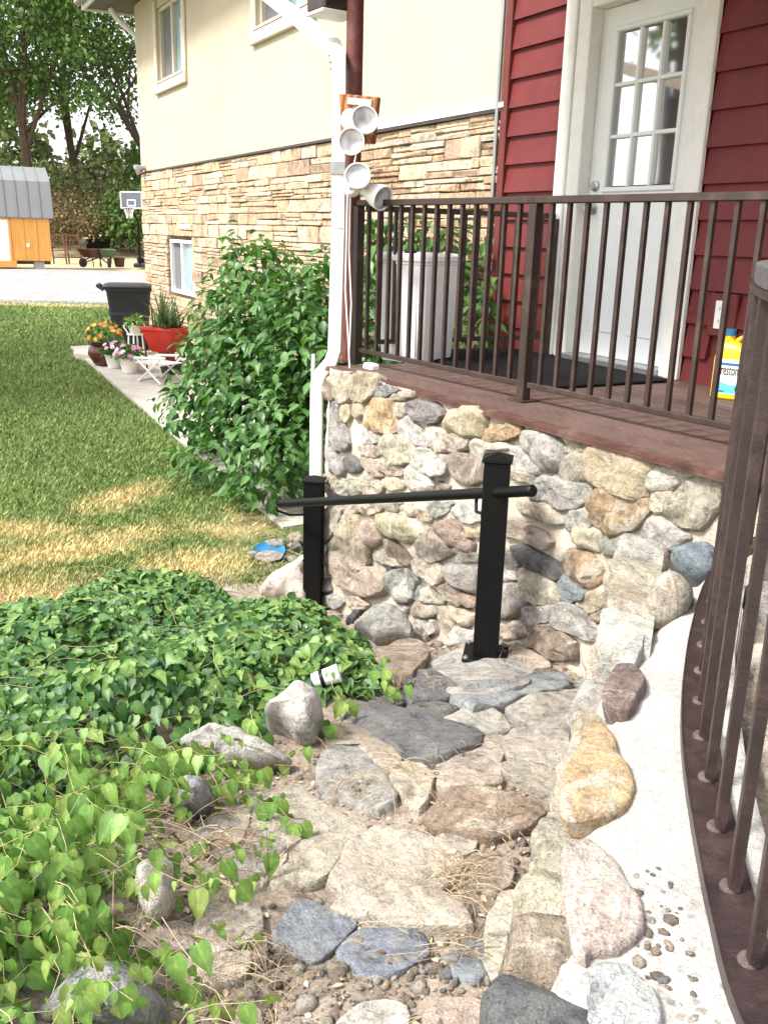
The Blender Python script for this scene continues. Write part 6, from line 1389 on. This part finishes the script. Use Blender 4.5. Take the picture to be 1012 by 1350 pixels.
# ------------------------------------------------------------------ trees and brush behind the yard
def tree(name, base, label, trunk, crown, nleaf, lsize, mat, seed, cat='tree', limbs=9, group=None):
    """trunk: list of points (relative) with radii; crown: ellipsoids (relative)"""
    r = np.random.default_rng(seed); q = random.Random(seed); base = Vector(base); t = thing(name, base, label, cat, group)
    mb = MB()
    mb.tube([base+Vector(p) for p, _ in trunk], [x*.72 for _, x in trunk], 8)
    top = base+Vector(trunk[-1][0])
    for i in range(limbs):
        f = q.uniform(.35, 1); k_ = min(len(trunk)-2, int(f*(len(trunk)-1))); a = base+Vector(trunk[k_][0]).lerp(Vector(trunk[k_+1][0]), q.random()); c = crown[i % len(crown)]
        e_ = base+Vector((c[0]+q.uniform(-.6, .6)*c[3], c[1]+q.uniform(-.6, .6)*c[4], c[2]+q.uniform(-.4, .7)*c[5])); m_ = a.lerp(e_, .5)+Vector((0, 0, .1*(e_-a).length)); r0 = trunk[k_][1]*.36; mb.tube([a, a.lerp(m_, .5), m_, m_.lerp(e_, .5), e_], [r0, r0*.8, r0*.55, r0*.35, r0*.15], 6)
    mb.build('trunk', M['bark'], t, True)
    P = []; tot = sum(c[3]*c[4]*c[5] for c in crown)
    for c in crown:
        nc = max(4, int(46*(c[3]*c[4]*c[5]/tot)**.8)); v = r.normal(0, 1, (nc, 3)); v /= np.linalg.norm(v, axis=1, keepdims=True); cc = v*(r.random((nc, 1))**.4)*[c[3], c[4], c[5]] + np.array(c[:3])
        m = int(nleaf*c[3]*c[4]*c[5]/tot/nc); s_ = .17*min(c[3], c[5])+.12
        for x_ in cc: P.append(x_ + r.normal(0, 1, (m, 3))*[s_*1.3, s_*1.3, s_*.75])
    P = np.concatenate(P)+np.array(base); m = len(P)
    o = link('crown', leaf_cloud('crown', P, r.normal(0, 1, (m, 3))+[0, 0, -.5], r.normal(0, .6, (m, 3))+[0, 0, .7], lsize*r.uniform(.6, 1.3, m), mat, 'simple')); o.parent = t; o.matrix_parent_inverse = Matrix.Translation(base).inverted(); return t
def bg(px_, d): v = ray(px_, 300); v = v/v.y*d; return Vector((v.x, d, -1.0+CZ))
def up_at(py_, d, px_=100): return at_d(px_, py_, d).z-(-1.0+CZ)
tree('tree', bg(42, 52), 'tall dark trunked tree rising behind the shed', [((0, 0, 0), .42), ((.1, 0, 3), .36), ((-.1, 0, 6), .3), ((.3, 0, 10), .2), ((.2, 0, 14), .1)], [(0, 0, 12, 4.2, 3.5, 4), (-3, 0, 8.5, 3, 3, 2.6), (2.6, 0, 8, 2.6, 2.5, 2.4), (-1.5, 0, 15.5, 3.5, 3, 2.8), (3, 0, 13, 2.6, 2.5, 2.5)], 15000, .25, M['treeleaf'], 1)
tree('tree', bg(100, 60), 'broad light green tree in the middle of the row behind the yard', [((0, 0, 0), .4), ((.2, 0, 4), .34), ((-.3, 0, 8), .26), ((.2, 0, 13), .16)], [(0, 0, 13.5, 4.5, 3, 4), (-2, 0, 9.5, 3, 3, 2.6), (2.4, 0, 10, 2.8, 2.5, 3), (1.5, 0, 17, 4, 3, 2.8)], 14000, .26, M['treeleaf'], 2)
lt_ = tree('tree', bg(205, 56), 'tree with long bare leaning limbs against the white sky, beside the house corner', [((0, 0, 0), .38), ((-.1, 0, 3), .33), ((-.5, 0, 5.2), .28), ((-1.8, 0, 7.3), .22), ((-3.4, 0, 8.8), .15), ((-4.6, 0, 10.6), .1)], [(-3.9, 0, 11.8, 1.8, 2, 2), (-1.6, 0, 14.2, 1.7, 2, 1.6), (.2, 0, 4.4, 1.9, 2, 2.0), (-1.0, 0, 11.3, .6, 1, .8), (2, 0, 12, 1.6, 2, 3)], 6500, .25, M['treeleaf'], 3, limbs=10)
tree('tree', bg(-30, 58), 'dense tree at the left edge behind the shed', [((0, 0, 0), .4), ((0, 0, 5), .32), ((.3, 0, 10), .2)], [(0, 0, 9, 3.6, 3, 4), (1, 0, 15, 3.6, 3, 3.5)], 9000, .27, M['treeleaf'], 4)
for i, (px_, d, hh, w_, mt, lab) in enumerate([(88, 50, 2.6, 2.2, 'brownleaf', 'brown dry brush right of the shed roof'), (120, 52, 3.4, 2.3, 'brownleaf', 'tall tangle of dry brown brush left of the hoop'), (150, 54, 3.2, 2.2, 'oliveleaf', 'olive bush left of the hoop and in front of the trees'), (178, 51, 3.0, 1.8, 'treeleaf', 'dark green bush behind the basketball hoop'), (205, 53, 3.4, 2.2, 'treeleaf', 'dark bush half hidden by the house corner'), (60, 56, 4.4, 3, 'oliveleaf', 'olive green bush behind the shed roof ridge'), (15, 55, 4.5, 3.6, 'treeleaf', 'green bush behind the shed at the left edge'), (135, 58, 5.2, 3, 'oliveleaf', 'yellowish tall bush under the broad tree')]):
    tree('bush', bg(px_, d), lab, [((0, 0, 0), .1), ((.1, 0, hh*.4), .08), ((0, 0, hh*.8), .04)], [(0, 0, hh*.55, w_, w_*.8, hh*.5), (w_*.4, -.3, hh*.35, w_*.7, w_*.6, hh*.35), (-w_*.4, -.3, hh*.4, w_*.7, w_*.6, hh*.36)], 2000, .24 if mt != 'brownleaf' else .17, M[mt], 20+i, 'bush', 8)
far = []; r = np.random.default_rng(5); m = 15000; X = r.uniform(-45, 12, m); H_ = 8.5+2.5*np.sin(X*.35)+1.5*np.sin(X*1.1); Z_ = CZ-1+H_*r.random(m)**.8; Y_ = 72+r.normal(0, 1.5, m)
o = link('far_wood', leaf_cloud('far_wood', np.stack([X, Y_, Z_], 1), r.normal(0, 1, (m, 3)), r.normal(0, .6, (m, 3))+[0, -.6, .4], r.uniform(.35, .8, m), M['oliveleaf'], 'simple')); tag(o, 'far belt of olive green trees', 'wood', kind='stuff')
# the yard tree outside the frame that the door glass mirrors
tree('tree', Vector((-11, 9.5, CZ-2.1)), 'large shade tree on the lawn left of the picture', [((0, 0, 0), .4), ((.3, .3, 2.2), .33), ((-.6, .4, 4.5), .28), ((.5, .2, 7), .18)], [(0, 0, 8, 3.2, 3, 2.2), (-2.5, 1, 7, 2.2, 2, 1.6), (2, -1, 7.5, 2, 2, 1.6)], 2600, .3, M['treeleaf'], 9)

# families of like things
GROUPS = {'tree': 'trees behind the yard', 'bush': 'bushes behind the yard', 'flower pot': 'flower pots on the walk', 'rock': 'loose rocks along the steps and lawn edge', 'wheelbarrow': 'wheelbarrows across the driveway',
          'frame': 'rusty frames beside the shed', 'bucket': 'tubs beside the basketball pole', 'flood light': 'flood lamps on the porch post', 'railing': 'brown steel railings'}
for o in bpy.data.objects:
    if o.parent is None and o.get('category') in GROUPS and not o.get('group'): o['group'] = GROUPS[o['category']]
